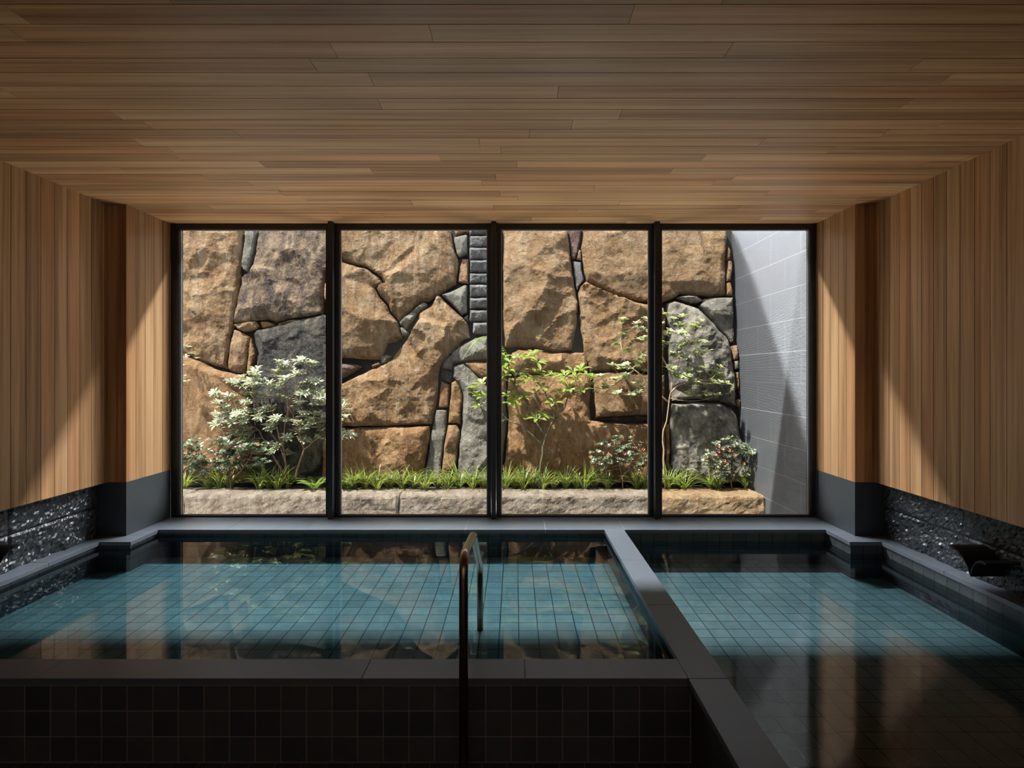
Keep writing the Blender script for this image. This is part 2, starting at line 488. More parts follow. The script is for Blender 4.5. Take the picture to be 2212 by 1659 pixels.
# ------------------------------------------------------------------ room levels (metres; coping top is z = 0)
CEIL = 2.417
XL, XR = -2.835, 2.479            # pier faces beside the window
RL, RR = -2.970, 2.622            # recessed wood walls
SLF, SRF = -3.035, 2.680          # rough stone below the wood
DADO = 0.392
YW, YP, YS = 4.764, 4.220, 4.386  # window plane, pier front, sill edge
YC = 4.070                        # pool coping in front of the piers
CL, CR = -2.703, 2.355            # pool edges at the piers
PL, PR = -2.925, 2.578            # pool edges in the recesses
YF0, YF1 = 2.256, 2.410           # front coping
DX0, DX1 = 0.6765, 0.8275         # divider
FLOOR, POOL_L, POOL_R = -0.33, -0.21, -0.26
WAT_L, WAT_R = -0.047, -0.093
YBACK, YEND = -2.6, 0.4
CT = 0.027

# ceiling: boards along X
mb = MB()
y = YW + 0.02
rows = []
while y > YBACK:
    w = 0.110
    x = RL - 0.1 - random.uniform(0, 1.6)
    while x < RR + 0.1:
        ln = random.choice((1.82, 2.4, 1.5, 2.1))
        a, b = max(x, RL - 0.1), min(x + ln, RR + 0.1)
        if b - a > 0.02:
            mb.box((a + 0.0008, y - w + 0.0018, CEIL), (b - 0.0008, y - 0.0018, CEIL + 0.018))
        x += ln
    y -= w
ceil = mb.build('ceiling', M['wood_x'])
tag(ceil, 'cedar board ceiling running across the room', 'ceiling', kind='structure')
mb = MB(); mb.box((-3.6, YBACK - 0.2, CEIL + 0.0181), (3.2, YW + 0.06, CEIL + 0.5)); mb.box((-3.6, YW + 0.06, CEIL + 0.02), (3.2, YW + 0.265, CEIL + 0.05))
mb.build('roof_slab', M['dark'], ceil)

def boards_yz(mb, x, sgn, y0, y1, z0, z1, w=0.108):
    """vertical boards on a wall x = const; sgn = direction of the room"""
    y = y0
    while y < y1 - 0.004:
        b = min(y + w, y1)
        mb.box((min(x, x - sgn * 0.018), y + 0.0018, z0), (max(x, x - sgn * 0.018), b - 0.0018, z1))
        y = b
def wall(name, label, xp, xr, xs, cl, sgn):
    root = empty(name, (xp, YP, 0), label, 'wall', kind='structure')
    inv = Matrix.Translation((-xp, -YP, 0))
    def part(n, mb, mat, **k):
        o = mb.build(n, mat, root, origin=(xp, YP, 0), **k)
        return o
    m = MB()
    boards_yz(m, xp, sgn, YP, YW, DADO, CEIL)
    # pier front: boards facing the camera
    a, b = sorted((xp, xr))
    n = 2
    for i in range(n):
        m.box((a + (b - a) * i / n + 0.001, YP - 0.0005, DADO), (a + (b - a) * (i + 1) / n - 0.001, YP + 0.018, CEIL))
    part('pier_boards', m, M['wood_z'])
    m = MB()
    boards_yz(m, xr, sgn, -2.639, YP + 0.01, DADO, CEIL)
    part('wall_boards', m, M['wood_z'])
    m = MB()
    a, b = sorted((xp + 0.0 * sgn, xs - sgn * 0.1))
    m.box((min(xp - sgn * 0.0005, xs - sgn * 0.1), YP + 0.0005, -0.02), (max(xp - sgn * 0.0005, xs - sgn * 0.1), YW, DADO))
    part('pier_dado', m, M['granite'], bevel=0.0)
    # rough split stone blocks, two courses
    for k, (z0, z1) in enumerate(((-0.02, 0.212), (0.216, DADO))):
        yy = [YP, 3.476 + (0.0 if k else 0.0), 2.25, 1.0, -0.3, -1.5, YBACK]
        for ya, yb in zip(yy[:-1], yy[1:]):
            part('stone_block', stone_face(xs, sgn, yb + 0.0015, ya - 0.0015, z0, z1, 0.02 if k == 0 else 0.012), M['split'], smooth=False)
    m = MB()
    m.box((min(xs - sgn * 0.06, xs - sgn * 0.4), YBACK - 0.2, -1.2), (max(xs - sgn * 0.06, xs - sgn * 0.4), YW + 0.05, CEIL + 0.02))
    m.box((min(xr - sgn * 0.018, xs - sgn * 0.1), YBACK, DADO + 0.001), (max(xr - sgn * 0.018, xs - sgn * 0.1), YP, CEIL + 0.015))
    m.box((min(xp - sgn * 0.02, xs - sgn * 0.1), YP + 0.0185, DADO + 0.001), (max(xp - sgn * 0.02, xs - sgn * 0.1), YW + 0.05, CEIL + 0.015))
    part('core', m, M['dark'])
    return root
def stone_face(x, sgn, y0, y1, z0, z1, amp):
    m = MB()
    st = 0.013
    ny = max(2, int((y1 - y0) / st)); nz = max(2, int((z1 - z0) / st))
    idx = {}
    for i in range(ny + 1):
        for j in range(nz + 1):
            y = y0 + (y1 - y0) * i / ny; z = z0 + (z1 - z0) * j / nz
            p = Vector((x * 3.1, y * 4, z * 6))
            h = noise.fractal(p * 1.3, 0.9, 2.1, 5) * amp + noise.noise(p * 9) * 0.009 + noise.noise(p * 19) * 0.006
            if i in (0, ny) or j in (0, nz):
                h = h * 0.3 - 0.006
            idx[i, j] = len(m.v)
            m.v.append((x + sgn * (h - 0.004), y, z))
    for i in range(ny):
        for j in range(nz):
            q = (idx[i, j], idx[i+1, j], idx[i+1, j+1], idx[i, j+1])
            m.f.append(q if sgn > 0 else q[::-1])
    # back plate
    b = len(m.v)
    xb = x - sgn * 0.05
    m.v += [(xb, y0, z0), (xb, y1, z0), (xb, y1, z1), (xb, y0, z1)]
    m.f.append((b, b+3, b+2, b+1) if sgn > 0 else (b, b+1, b+2, b+3))
    for (i0, j0), (i1, j1), c0, c1 in (((0,0),(ny,0),0,1), ((ny,0),(ny,nz),1,2), ((ny,nz),(0,nz),2,3), ((0,nz),(0,0),3,0)):
        k = max(abs(i1-i0), abs(j1-j0))
        ring = [idx[i0 + (i1-i0)*t//k, j0 + (j1-j0)*t//k] for t in range(k+1)]
        m.f.append(tuple(ring[::-1] + [b+c0, b+c1]) if sgn > 0 else tuple(ring + [b+c1, b+c0]))
    return m
wall('wall_left', 'left wall of upright cedar boards above dark stone', XL, RL, SLF, CL, 1)
wall('wall_right', 'right wall of upright cedar boards above dark stone', XR, RR, SRF, CR, -1)
mb = MB(); mb.box((-3.4, YBACK - 0.2, -1.2), (3.1, YBACK, CEIL + 0.02))
tag(mb.build('wall_back', M['plaster']), 'plain back wall behind the camera', 'wall', kind='structure')

# floor of the bather area
mb = MB(); mb.box((-3.4, YBACK, FLOOR - 0.2), (DX0 + 0.012, YF0 + 0.01, FLOOR)); mb.box((DX0 + 0.012, YBACK, FLOOR - 0.2), (3.1, YEND - 0.16, FLOOR))
tag(mb.build('floor', M['tile_front'], metric_uv=(-0.03, YF0, 0)), 'dark tiled floor in front of the pools', 'floor', kind='structure')

# ------------------------------------------------------------------ pools
def slab(m, x0, x1, y0, y1):
    m.box((x0, y0, -CT), (x1, y1, 0.0))
G = 0.0011
pool = empty('soaking_pool', (-1.1, YF0, -0.4), 'long tiled soaking pool with a handrail, left of the stone divider', 'pool', 'tiled soaking pools')
po = (-1.1, YF0, -0.4)
T = 0.012   # tile face set back under the coping
m = MB()
m.box((CL + T - 0.3, YS + T, -0.5), (DX0 + 0.05, YW - 0.02, -CT))                 # far wall under the sill
m.box((SLF - 0.05, YC + T, -0.5), (CL - T, YS + 0.2, -CT))                        # left pier return
m.box((SLF - 0.05, YF0 + 0.1, -0.5), (PL - T, YC + 0.1, -CT))                     # left side
m.build('basin_walls', M['tile'], pool, po, metric_uv=(CL, 0.07, -CT))
m = MB(); m.box((SLF - 0.05, YF0 + 0.05, POOL_L - 0.25), (DX0 + 0.03, YS + 0.1, POOL_L))
m.build('basin_floor', M['tile_floor'], pool, po, metric_uv=(0.02, 0.02, 0))
m = MB(); m.box((SLF - 0.05, YF0 + T * 0.3, FLOOR - 0.1), (DX0 + T, YF1 - T, -CT))
m.build('front_wall', M['tile_front'], pool, po, metric_uv=(-0.0145, 0, -CT - 0.002))
for a, b in zip((SLF - 0.02, -1.870, -0.599, 0.039), (-1.870, -0.599, 0.039, DX0)):
    m = MB(); slab(m, a + G, b - G, YF0, YF1)
    m.build('coping_slab', M['coping'], pool, po, bevel=0.0015)
for a, b in zip((YF1, 3.02, 3.63), (3.02, 3.63, YC)):
    m = MB(); slab(m, SLF - 0.02, PL, a + G, b - G)
    m.build('coping_slab', M['coping'], pool, po, bevel=0.0015)
m = MB(); slab(m, SLF - 0.02, CL, YC + G, YP + 0.02)
m.build('coping_slab', M['coping'], pool, po, bevel=0.0015)
m = MB(); slab(m, XL - 0.02, CL, YP + 0.02 + G, YS - G)
m.build('coping_slab', M['coping'], pool, po, bevel=0.0015)

pool2 = empty('soaking_pool', (1.7, YEND, -0.4), 'tiled soaking pool with the lower water, right of the stone divider', 'pool', 'tiled soaking pools')
po2 = (1.7, YEND, -0.4)
m = MB()
m.box((DX1 - 0.05, YS + T, -0.5), (CR - T + 0.3, YW - 0.02, -CT))
m.box((CR + T, YC + T, -0.5), (SRF + 0.05, YS + 0.2, -CT))
m.box((PR + T, YEND - 0.1, -0.5), (SRF + 0.05, YC + 0.1, -CT))
m.box((DX1 - 0.05, YEND - 0.1, -0.5), (SRF + 0.05, YEND - T, -CT))
m.build('basin_walls', M['tile'], pool2, po2, metric_uv=(CR, 0.07, -CT))
m = MB(); m.box((DX0 + 0.06, YEND - 0.1, POOL_R - 0.25), (SRF + 0.05, YS + 0.1, POOL_R))
m.build('basin_floor', M['tile_floor'], pool2, po2, metric_uv=(0.05, 0.05, 0))
yy = [YC, 3.48, 2.86, 2.25, 1.64, 1.03, YEND - 0.15]
for b, a in zip(yy[:-1], yy[1:]):
    m = MB(); slab(m, PR, SRF + 0.02, a + G, b - G)
    m.build('coping_slab', M['coping'], pool2, po2, bevel=0.0015)
m = MB(); slab(m, CR, SRF + 0.02, YC + G, YP + 0.02)
m.build('coping_slab', M['coping'], pool2, po2, bevel=0.0015)
m = MB(); slab(m, CR, XR + 0.02, YP + 0.02 + G, YS - G)
m.build('coping_slab', M['coping'], pool2, po2, bevel=0.0015)
m = MB(); slab(m, DX1, PR, YEND - 0.15, YEND)
m.build('coping_slab', M['coping'], pool2, po2, bevel=0.0015)

div = empty('pool_divider', (0.752, YEND, -0.4), 'low dividing wall with grey stone coping between the two pools', 'divider')
po3 = (0.752, YEND, -0.4)
m = MB(); m.box((DX0 + T, YEND - 0.15, FLOOR - 0.1), (DX1 - T, YS + 0.02, -CT))
m.build('core_wall', M['tile'], div, po3, metric_uv=(DX0, YF0 + 0.011, -CT - 0.002))
yy = [YS, 3.685, 2.973, YF0, 1.55, 0.85, YEND - 0.15]
for b, a in zip(yy[:-1], yy[1:]):
    m = MB(); slab(m, DX0 + 0.0002, DX1, a + G, b - G)
    m.build('coping_slab', M['coping'], div, po3, bevel=0.0015)

# window sill slabs
sill = empty('trim_1', (0, YS, 0), 'grey stone sill along the foot of the window', 'sill', kind='structure')
xs = [XL - 0.0, -2.193, -1.60, -0.985, -0.379, 0.231, 0.833, 1.439, 2.047, XR]
for a, b in zip(xs[:-1], xs[1:]):
    m = MB(); m.box((a + G, YS, -CT), (b - G, YW + 0.05, 0.0))
    m.build('sill_slab', M['coping'], sill, (0, YS, 0), bevel=0.001)
m = MB(); m.box((XL, YS + 0.006, -CT - 0.001), (XR, YW + 0.05, -0.0018))
m.build('pale_joint', mat_plain('pale_joint_mortar', (0.45, 0.46, 0.47), 0.8), sill, (0, YS, 0))

# water
m = MB(); m.box((PL - T - 0.004, YF1 - T - 0.004, POOL_L - 0.006), (DX0 + T + 0.004, YC + 0.06, WAT_L)); 
w1 = bpy.data.meshes.new('pool_water')
def water_mesh(name, poly, z0, z1):
    bm = bmesh.new()
    vs = [bm.verts.new((x, y, z1)) for x, y in poly]
    f = bm.faces.new(vs)
    if f.normal.z < 0:
        f.normal_flip()
    r = bmesh.ops.extrude_face_region(bm, geom=[f])
    for v in r['geom']:
        if isinstance(v, bmesh.types.BMVert):
            v.co.z = z0
    bmesh.ops.recalc_face_normals(bm, faces=bm.faces)
    me = bpy.data.meshes.new(name)
    bm.to_mesh(me); bm.free()
    return me
e = 0.004
me = water_mesh('pool_water', [(PL - T - e, YF1 - T - e), (DX0 + T + e, YF1 - T - e), (DX0 + T + e, YS + T + e), (CL - T - e, YS + T + e), (CL - T - e, YC + T + e), (PL - T - e, YC + T + e)], POOL_L - 0.004, WAT_L)
tag(link('pool_water', me, M['water_l']), 'clear still teal water filling the pool with the handrail', 'water', kind='stuff')
me = water_mesh('pool_water', [(DX1 - T - e, YEND - T - e), (PR + T + e, YEND - T - e), (PR + T + e, YC + T + e), (CR + T + e, YC + T + e), (CR + T + e, YS + T + e), (DX1 - T - e, YS + T + e)], POOL_R - 0.004, WAT_R)
tag(link('pool_water', me, M['water_r']), 'clear teal water in the pool right of the divider', 'water', kind='stuff')

# ------------------------------------------------------------------ window
MX = [-1.4996, -0.173, 1.157]
pane_x = [(-2.761, -1.564), (-1.437, -0.2345), (-0.1085, 1.099), (1.2155, 2.423)]
outer = [XL, MX[0], MX[1], MX[2], XR]
words = ['leftmost window pane in a black frame, by the left wall', 'second window pane from the left in a black frame', 'third window pane from the left in a black frame', 'rightmost window pane in a black frame, before the grey wall']
for i in range(4):
    a, b = outer[i], outer[i + 1]
    ga, gb = pane_x[i]
    m = MB()
    zt, zb = CEIL - 0.051, 0.019
    m.box((a + (0 if i == 0 else 0.0005), YW, 0.0), (ga - 0.006, YW + 0.06, CEIL))
    m.box((gb + 0.006, YW, 0.0), (b - (0 if i == 3 else 0.0005), YW + 0.06, CEIL))
    m.box((ga - 0.006, YW, zt + 0.006), (gb + 0.006, YW + 0.06, CEIL))
    m.box((ga - 0.006, YW, 0.0), (gb + 0.006, YW + 0.06, zb - 0.006))
    # stepped face of the stiles
    m.box((ga - 0.022, YW - 0.008, 0.012), (ga - 0.012, YW, zt + 0.01))
    m.box((gb + 0.012, YW - 0.008, 0.012), (gb + 0.022, YW, zt + 0.01))
    o = m.build('window_%d' % (i + 1), M['alu'], None, ((a + b) / 2, YW, 0))
    tag(o, words[i], 'window', kind='structure')
    og = ((a + b) / 2, YW, 0)
    m = MB()
    m.box((ga - 0.006, YW + 0.018, zb - 0.006), (ga, YW + 0.03, zt + 0.006)); m.box((gb, YW + 0.018, zb - 0.006), (gb + 0.006, YW + 0.03, zt + 0.006))
    m.box((ga, YW + 0.018, zt), (gb, YW + 0.03, zt + 0.006)); m.box((ga, YW + 0.018, zb - 0.006), (gb, YW + 0.03, zb))
    m.build('glazing_bead', M['alu_edge'], o, og)
    m = MB(); m.box((ga - 0.004, YW + 0.032, zb - 0.004), (gb + 0.004, YW + 0.038, zt + 0.004))
    m.build('pane', M['glass'], o, og)
for i, x in enumerate(MX):
    m = MB(); m.box((x - 0.0205, YW - 0.07, 0.0), (x + 0.0205, YW, CEIL))
    tag(m.build('trim_%d' % (i + 2), M['alu'], None, (x, YW, 0), bevel=0.002),
        ['black mullion between the first and second panes from left', 'black mullion between the two middle panes', 'black mullion between the two panes at right'][i], 'mullion', kind='structure')

# ------------------------------------------------------------------ handrail
RXR = -0.190
pts = [(RXR, 2.137, FLOOR)]
def arc(p0, p1, p2, r, n=8):
    p0, p1, p2 = map(Vector, (p0, p1, p2))
    a = p1 + (p0 - p1).normalized() * r
    b = p1 + (p2 - p1).normalized() * r
    return [tuple(a * (1-t)**2 + p1 * 2*t*(1-t) + b * t*t) for t in [k / n for k in range(n + 1)]]
c0, c1, c2, c3, c4 = (RXR, 2.137, FLOOR), (RXR, 2.137, 0.515), (RXR, 2.64, 0.455), (RXR, 3.149, 0.134), (RXR, 3.149, POOL_L)
pts = [c0] + arc(c0, c1, c2, 0.085) + arc(c1, c2, c3, 0.06) + arc(c2, c3, c4, 0.07) + [c4]
rail = empty('handrail', (RXR, 2.137, FLOOR), 'bent bronze tube handrail stepping over the front coping into the pool', 'handrail')
m = MB(); m.tube(pts, 0.017, 20)
m.build('tube', M['rail'], rail, (RXR, 2.137, FLOOR), smooth=True)
m = MB(); m.tube([(RXR, 2.137, FLOOR), (RXR, 2.137, FLOOR + 0.012)], 0.034, 20)
m.build('base_flange', M['rail'], rail, (RXR, 2.137, FLOOR))

# ------------------------------------------------------------------ water spouts on the side walls
def spout(label, xw, sgn, yc):
    prof = [(0.155, 0.206), (0.125, 0.203), (0.085, 0.190), (0.050, 0.166), (0.022, 0.130), (0.0, 0.092),
            (-0.008, 0.118), (-0.020, 0.146), (-0.036, 0.168), (-0.056, 0.182), (-0.080, 0.187), (-0.105, 0.183)]
    low = [(a * 0.97, z - 0.012 if abs(a) > 0.01 else z - 0.016) for a, z in prof]
    m = MB()
    x0, x1 = xw + sgn * 0.19, xw - sgn * 0.03
    n = len(prof)
    for x in (x0, x1):
        for a, z in prof + low:
            m.v.append((x, yc + a, z))
    for i in range(n - 1):
        m.f.append((i, i+1, 2*n+i+1, 2*n+i))
        m.f.append((n+i+1, n+i, 3*n+i, 3*n+i+1))
        m.f.append((i+1, i, n+i, n+i+1))
        m.f.append((2*n+i, 2*n+i+1, 3*n+i+1, 3*n+i))
    for i in (0, n - 1):
        m.f.append((i, 2*n+i, 3*n+i, n+i))
    me = m.mesh('spout_channel', (xw, yc, 0.09))
    bm = bmesh.new(); bm.from_mesh(me); bmesh.ops.recalc_face_normals(bm, faces=bm.faces); bm.to_mesh(me); bm.free()
    root = empty('water_spout', (xw, yc, 0.09), label, 'spout', 'stone water spouts')
    link('channel', me, M['spout'], root)
    m = MB(); m.box((min(xw, xw - sgn * 0.05), yc - 0.09, 0.07), (max(xw, xw - sgn * 0.05), yc + 0.14, 0.175))
    m.build('wall_block', M['spout'], root, (xw, yc, 0.09))
spout('black water spout on the rough stone of the right wall', SRF, -1, 3.165)
spout('black water spout on the rough stone of the left wall', SLF, 1, 3.165)

# ------------------------------------------------------------------ garden: retaining wall of stones
XG = 2.52
LEAN, D0 = 0.100, 6.35
def wd(z):
    return D0 + LEAN * (z + 0.06)
CTH = 1 / math.sqrt(1 + LEAN * LEAN)
NRM = Vector((0, -CTH, LEAN * CTH))
UPV = Vector((0, LEAN * CTH, CTH))
ORG = Vector((0, wd(0), 0))
def to_uv(px, py):
    d = (D0 + LEAN * (CZ + 0.06)) / (1 + LEAN * (py - VY) / F)
    p = P(px, py, d)
    return p.x, (p - ORG).dot(UPV)
def from_uv(u, v, h):
    return ORG + Vector((u, 0, 0)) + UPV * v + NRM * h
def inset(poly, k):
    n = len(poly)
    A = sum(poly[i][0]*poly[(i+1) % n][1] - poly[(i+1) % n][0]*poly[i][1] for i in range(n))
    sg = 1 if A > 0 else -1
    out = []
    for i in range(n):
        p0, p1, p2 = map(Vector, (poly[i-1], poly[i], poly[(i+1) % n]))
        e1, e2 = (p1-p0), (p2-p1)
        if e1.length < 1e-6 or e2.length < 1e-6:
            out.append(tuple(p1)); continue
        n1 = Vector((-e1.y, e1.x)).normalized() * sg
        n2 = Vector((-e2.y, e2.x)).normalized() * sg
        b = (n1 + n2)
        if b.length < 0.3:
            b = n1
        b.normalize()
        out.append(tuple(p1 + b * min(k / max(b.dot(n1), 0.4), 2.5 * k)))
    return out
def seg_dist(pts, a, b):
    a, b = np.array(a), np.array(b)
    ab = b - a
    t = np.clip(((pts - a) @ ab) / max(ab @ ab, 1e-12), 0, 1)
    return np.linalg.norm(pts - (a + t[:, None] * ab), axis=1)
def inside(pts, poly):
    x, y = pts[:, 0], pts[:, 1]
    r = np.zeros(len(pts), bool)
    n = len(poly)
    for i in range(n):
        x0, y0 = poly[i]; x1, y1 = poly[(i+1) % n]
        c = ((y0 > y) != (y1 > y))
        with np.errstate(divide='ignore', invalid='ignore'):
            xi = (x1 - x0) * (y - y0) / (y1 - y0 + 1e-15) + x0
        r ^= c & (x < xi)
    return r
rng = np.random.default_rng(5)
def stone(label, mat, pix, bulge=0.05, ridges=(), edge=0.045, amp=0.03, gap=0.005, base=0.0, step=0.022, tilt=None, frac=1.0, seed=None, group='stones of the garden wall'):
    sd = rng.random() * 100 if seed is None else seed
    poly = inset([to_uv(*p) for p in pix], gap)
    # densify and roughen the outline
    ring = []
    n = len(poly)
    for i in range(n):
        a, b = Vector(poly[i]), Vector(poly[(i+1) % n])
        k = max(1, int((b - a).length / step))
        for t in range(k):
            p = a.lerp(b, t / k)
            if t:
                q = Vector((p.x * 9, p.y * 9, sd))
                p = p + Vector((noise.noise(q), noise.noise(q + Vector((7, 3, 1))))) * 0.010
            ring.append((p.x, p.y))
    R = np.array(ring)
    lo, hi = R.min(0), R.max(0)
    gx, gy = np.meshgrid(np.arange(lo[0], hi[0], step), np.arange(lo[1], hi[1], step))
    g = np.stack([gx.ravel(), gy.ravel()], 1)
    g = g + rng.uniform(-0.3, 0.3, g.shape) * step
    g = g[inside(g, ring)]
    de = np.full(len(g), 1e9)
    for i in range(len(ring)):
        de = np.minimum(de, seg_dist(g, ring[i], ring[(i+1) % len(ring)]))
    g = g[de > step * 0.45]; de = de[de > step * 0.45]
    # ridge points kept as vertices
    extra = []
    for rd in ridges:
        q = [(to_uv(x, y), h) for x, y, h in rd]
        for (a, ha), (b, hb) in zip(q[:-1], q[1:]):
            k = max(1, int(math.dist(a, b) / step))
            extra += [(a[0]+(b[0]-a[0])*t/k, a[1]+(b[1]-a[1])*t/k) for t in range(k)]
    P2 = [tuple(p) for p in ring] + [tuple(p) for p in g]
    nr = len(ring)
    vs, es, fs, ov, oe, of = delaunay_2d_cdt([Vector(p) for p in P2], [(i, (i+1) % nr) for i in range(nr)], [], 1, 1e-5)
    V = np.array([(v.x, v.y) for v in vs])
    dist = np.full(len(V), 1e9)
    for i in range(nr):
        dist = np.minimum(dist, seg_dist(V, ring[i], ring[(i+1) % nr]))
    # coarse faceted height: triangulate outline corners and ridge points
    cp, ch, ce = [], [], []
    for p in poly:
        cp.append(Vector(p)); ch.append(0.0)
    npoly = len(poly)
    ce += [(i, (i+1) % npoly) for i in range(npoly)]
    if ridges:
        for rd in ridges:
            s0 = len(cp)
            for x, y, h in rd:
                u = to_uv(x, y)
                cp.append(Vector(u)); ch.append(h * 0.78)
            ce += [(s0 + i, s0 + i + 1) for i in range(len(rd) - 1)]
    else:
        c = R.mean(0)
        k = 3 if len(g) > 60 else 1
        ss = random.Random(int(sd * 1000))
        cand = g if len(g) else R
        for _ in range(k):
            best = max((cand[ss.randrange(len(cand))] for _ in range(6)), key=lambda q: min([math.dist(q, w) for w in cp]))
            cp.append(Vector(best)); ch.append(bulge * ss.uniform(0.6, 1.25))
    cv, _, cf, ocv, _, _ = delaunay_2d_cdt(cp, ce, [], 1, 1e-6)
    hh = [ch[o[0]] if o else 0.0 for o in ocv]
    H = np.zeros(len(V))
    for tri in cf:
        a, b, c = (np.array(cv[i]) for i in tri)
        den = (b[1]-c[1])*(a[0]-c[0]) + (c[0]-b[0])*(a[1]-c[1])
        if abs(den) < 1e-12:
            continue
        l1 = ((b[1]-c[1])*(V[:,0]-c[0]) + (c[0]-b[0])*(V[:,1]-c[1])) / den
        l2 = ((c[1]-a[1])*(V[:,0]-c[0]) + (a[0]-c[0])*(V[:,1]-c[1])) / den
        l3 = 1 - l1 - l2
        k = (l1 > -1e-6) & (l2 > -1e-6) & (l3 > -1e-6)
        H[k] = l1[k]*hh[tri[0]] + l2[k]*hh[tri[1]] + l3[k]*hh[tri[2]]
    er = np.clip(dist / edge, 0, 1)
    H = H + base - (1 - np.sqrt(1 - (1 - er) ** 2)) * edge * 0.8
    co = []
    for (u, v), h in zip(V, H):
        q = Vector((u * 2.3, v * 2.3, sd))
        hn = noise.fractal(q, 0.85, 2.1, 4) * amp
        rd_ = 1 - abs(noise.noise(q * 1.7 + Vector((3, 1, 5))))
        hn += (rd_ ** 3) * amp * 0.9 - amp * 0.4
        hn += noise.noise(q * 9) * amp * 0.22 + noise.noise(q * 20) * amp * 0.13
        co.append(from_uv(u, v, h + hn * frac))
    # outer ring order for the sides
    ringidx = {}
    for i, o in enumerate(ov):
        for k in o:
            if k < nr:
                ringidx[k] = i
    nb = len(co)
    verts = list(co)
    faces = []
    for f in fs:
        a, b, c = (V[i] for i in f)
        ccw = (b[0]-a[0])*(c[1]-a[1]) - (b[1]-a[1])*(c[0]-a[0]) > 0
        faces.append(tuple(f) if ccw else tuple(f)[::-1])
    ids = [ringidx[k] for k in range(nr) if k in ringidx]
    back = []
    for i in ids:
        back.append(len(verts))
        verts.append(from_uv(V[i][0], V[i][1], -0.16))
    A = sum(V[ids[i]][0]*V[ids[(i+1) % len(ids)]][1] - V[ids[(i+1) % len(ids)]][0]*V[ids[i]][1] for i in range(len(ids)))
    for i in range(len(ids)):
        j = (i + 1) % len(ids)
        q = (ids[i], back[i], back[j], ids[j])
        faces.append(q if A > 0 else q[::-1])
    faces.append(tuple(back[::-1]) if A > 0 else tuple(back))
    ctr = sum((Vector(v) for v in verts), Vector()) / len(verts)
    me = bpy.data.meshes.new('wall_stone')
    me.from_pydata([tuple(Vector(v) - ctr) for v in verts], [], faces)
    me.validate()
    o = link('wall_stone', me, M[mat], None, ctr)
    return tag(o, label, 'stone', group)

stone('huge streaked ochre boulder at the upper left of the garden wall', 'ochre', [(345,488),(527,488),(525,505),(521,545),(517,582),(513,634),(505,670),(501,706),(495,748),(487,785),(490,797),(468,792),(441,784),(415,770),(385,762),(345,755)],
      ridges=[[(372,610,.03),(405,575,.09),(430,600,.05),(450,640,.10),(470,690,.06)],[(420,500,.07),(470,515,.05),(500,600,.04)],[(390,690,.05),(440,740,.06)]])
stone('thin upright grey stone wedged beside the streaked ochre boulder', 'grey', [(529,488),(553,488),(550,510),(544,549),(538,574),(533,588),(524,583),(519,574),(523,540)], 0.02, step=0.014, edge=0.02, amp=0.012)
stone('big umber boulder with a curved bright ridge behind the leftmost pane', 'umber', [(556,488),(728,488),(725,560),(700,590),(697,650),(695,677),(660,684),(628,687),(594,697),(573,690),(556,692),(530,698),(503,697),(504,672),(509,643),(520,612),(521,598),(535,589),(541,568),(548,543),(553,505)],
      ridges=[[(524,600,.03),(550,584,.10),(578,584,.12),(590,600,.12),(605,624,.11),(622,643,.09),(640,658,.06)],[(560,575,.035),(600,585,.03),(640,620,.03),(665,645,.04)],[(520,670,.07),(570,665,.09),(610,680,.05)],[(600,520,.06),(660,560,.07),(690,620,.05)]])
stone('small yellow stone squeezed under the umber boulder', 'ochre', [(502,700),(527,695),(551,693),(558,704),(553,710),(529,717),(511,710)], 0.035, step=0.012, edge=0.02, amp=0.01, gap=0.002)
stone('small ochre chip between the yellow stone and the charcoal boulder', 'brown', [(559,695),(575,693),(592,700),(590,703),(565,708)], 0.01, step=0.012, edge=0.015, amp=0.006, gap=0.002, base=-0.02)
stone('thin ochre sliver lying along the top of the charcoal boulder', 'ochre', [(597,699),(628,690),(668,685),(632,694),(602,702)], 0.005, step=0.012, edge=0.015, amp=0.005, gap=0.001, base=-0.02)
stone('upright buff block left of the charcoal boulder', 'ochre', [(503,711),(520,716),(539,727),(535,755),(531,790),(529,808),(505,806),(491,797),(493,760),(498,730)], 0.035, step=0.016, edge=0.03, amp=0.018)
stone('narrow brown strip stone against the charcoal boulder', 'brown', [(541,728),(546,745),(550,765),(545,780),(541,808),(532,808),(534,780),(537,750)], 0.01, step=0.014, edge=0.015, amp=0.008, gap=0.002)
stone('large charcoal boulder behind the pale leafy shrub', 'char', [(545,722),(552,711),(596,701),(632,692),(660,685),(700,678),(720,690),(722,860),(715,950),(688,1010),(640,1045),(560,1045),(544,1000),(547,900),(540,850),(545,812),(551,785),(555,765),(547,742)],
      ridges=[[(553,768,.06),(575,742,.10),(605,728,.08)],[(565,720,.05),(610,712,.06),(680,700,.04)],[(572,770,.09),(600,755,.05),(640,770,.06)],[(600,850,.09),(660,880,.08)],[(620,950,.08),(680,930,.06)]])
stone('brown flat faced block at the lower left, with a bright sloping top', 'brown', [(345,758),(388,766),(430,779),(462,796),(508,807),(532,813),(538,860),(545,950),(542,1045),(345,1045)],
      ridges=[[(350,770,.12),(400,786,.13),(462,808,.13),(528,828,.10)],[(360,900,.09),(530,930,.09)],[(360,1000,.08),(530,1010,.08)]], amp=0.014, edge=0.02)
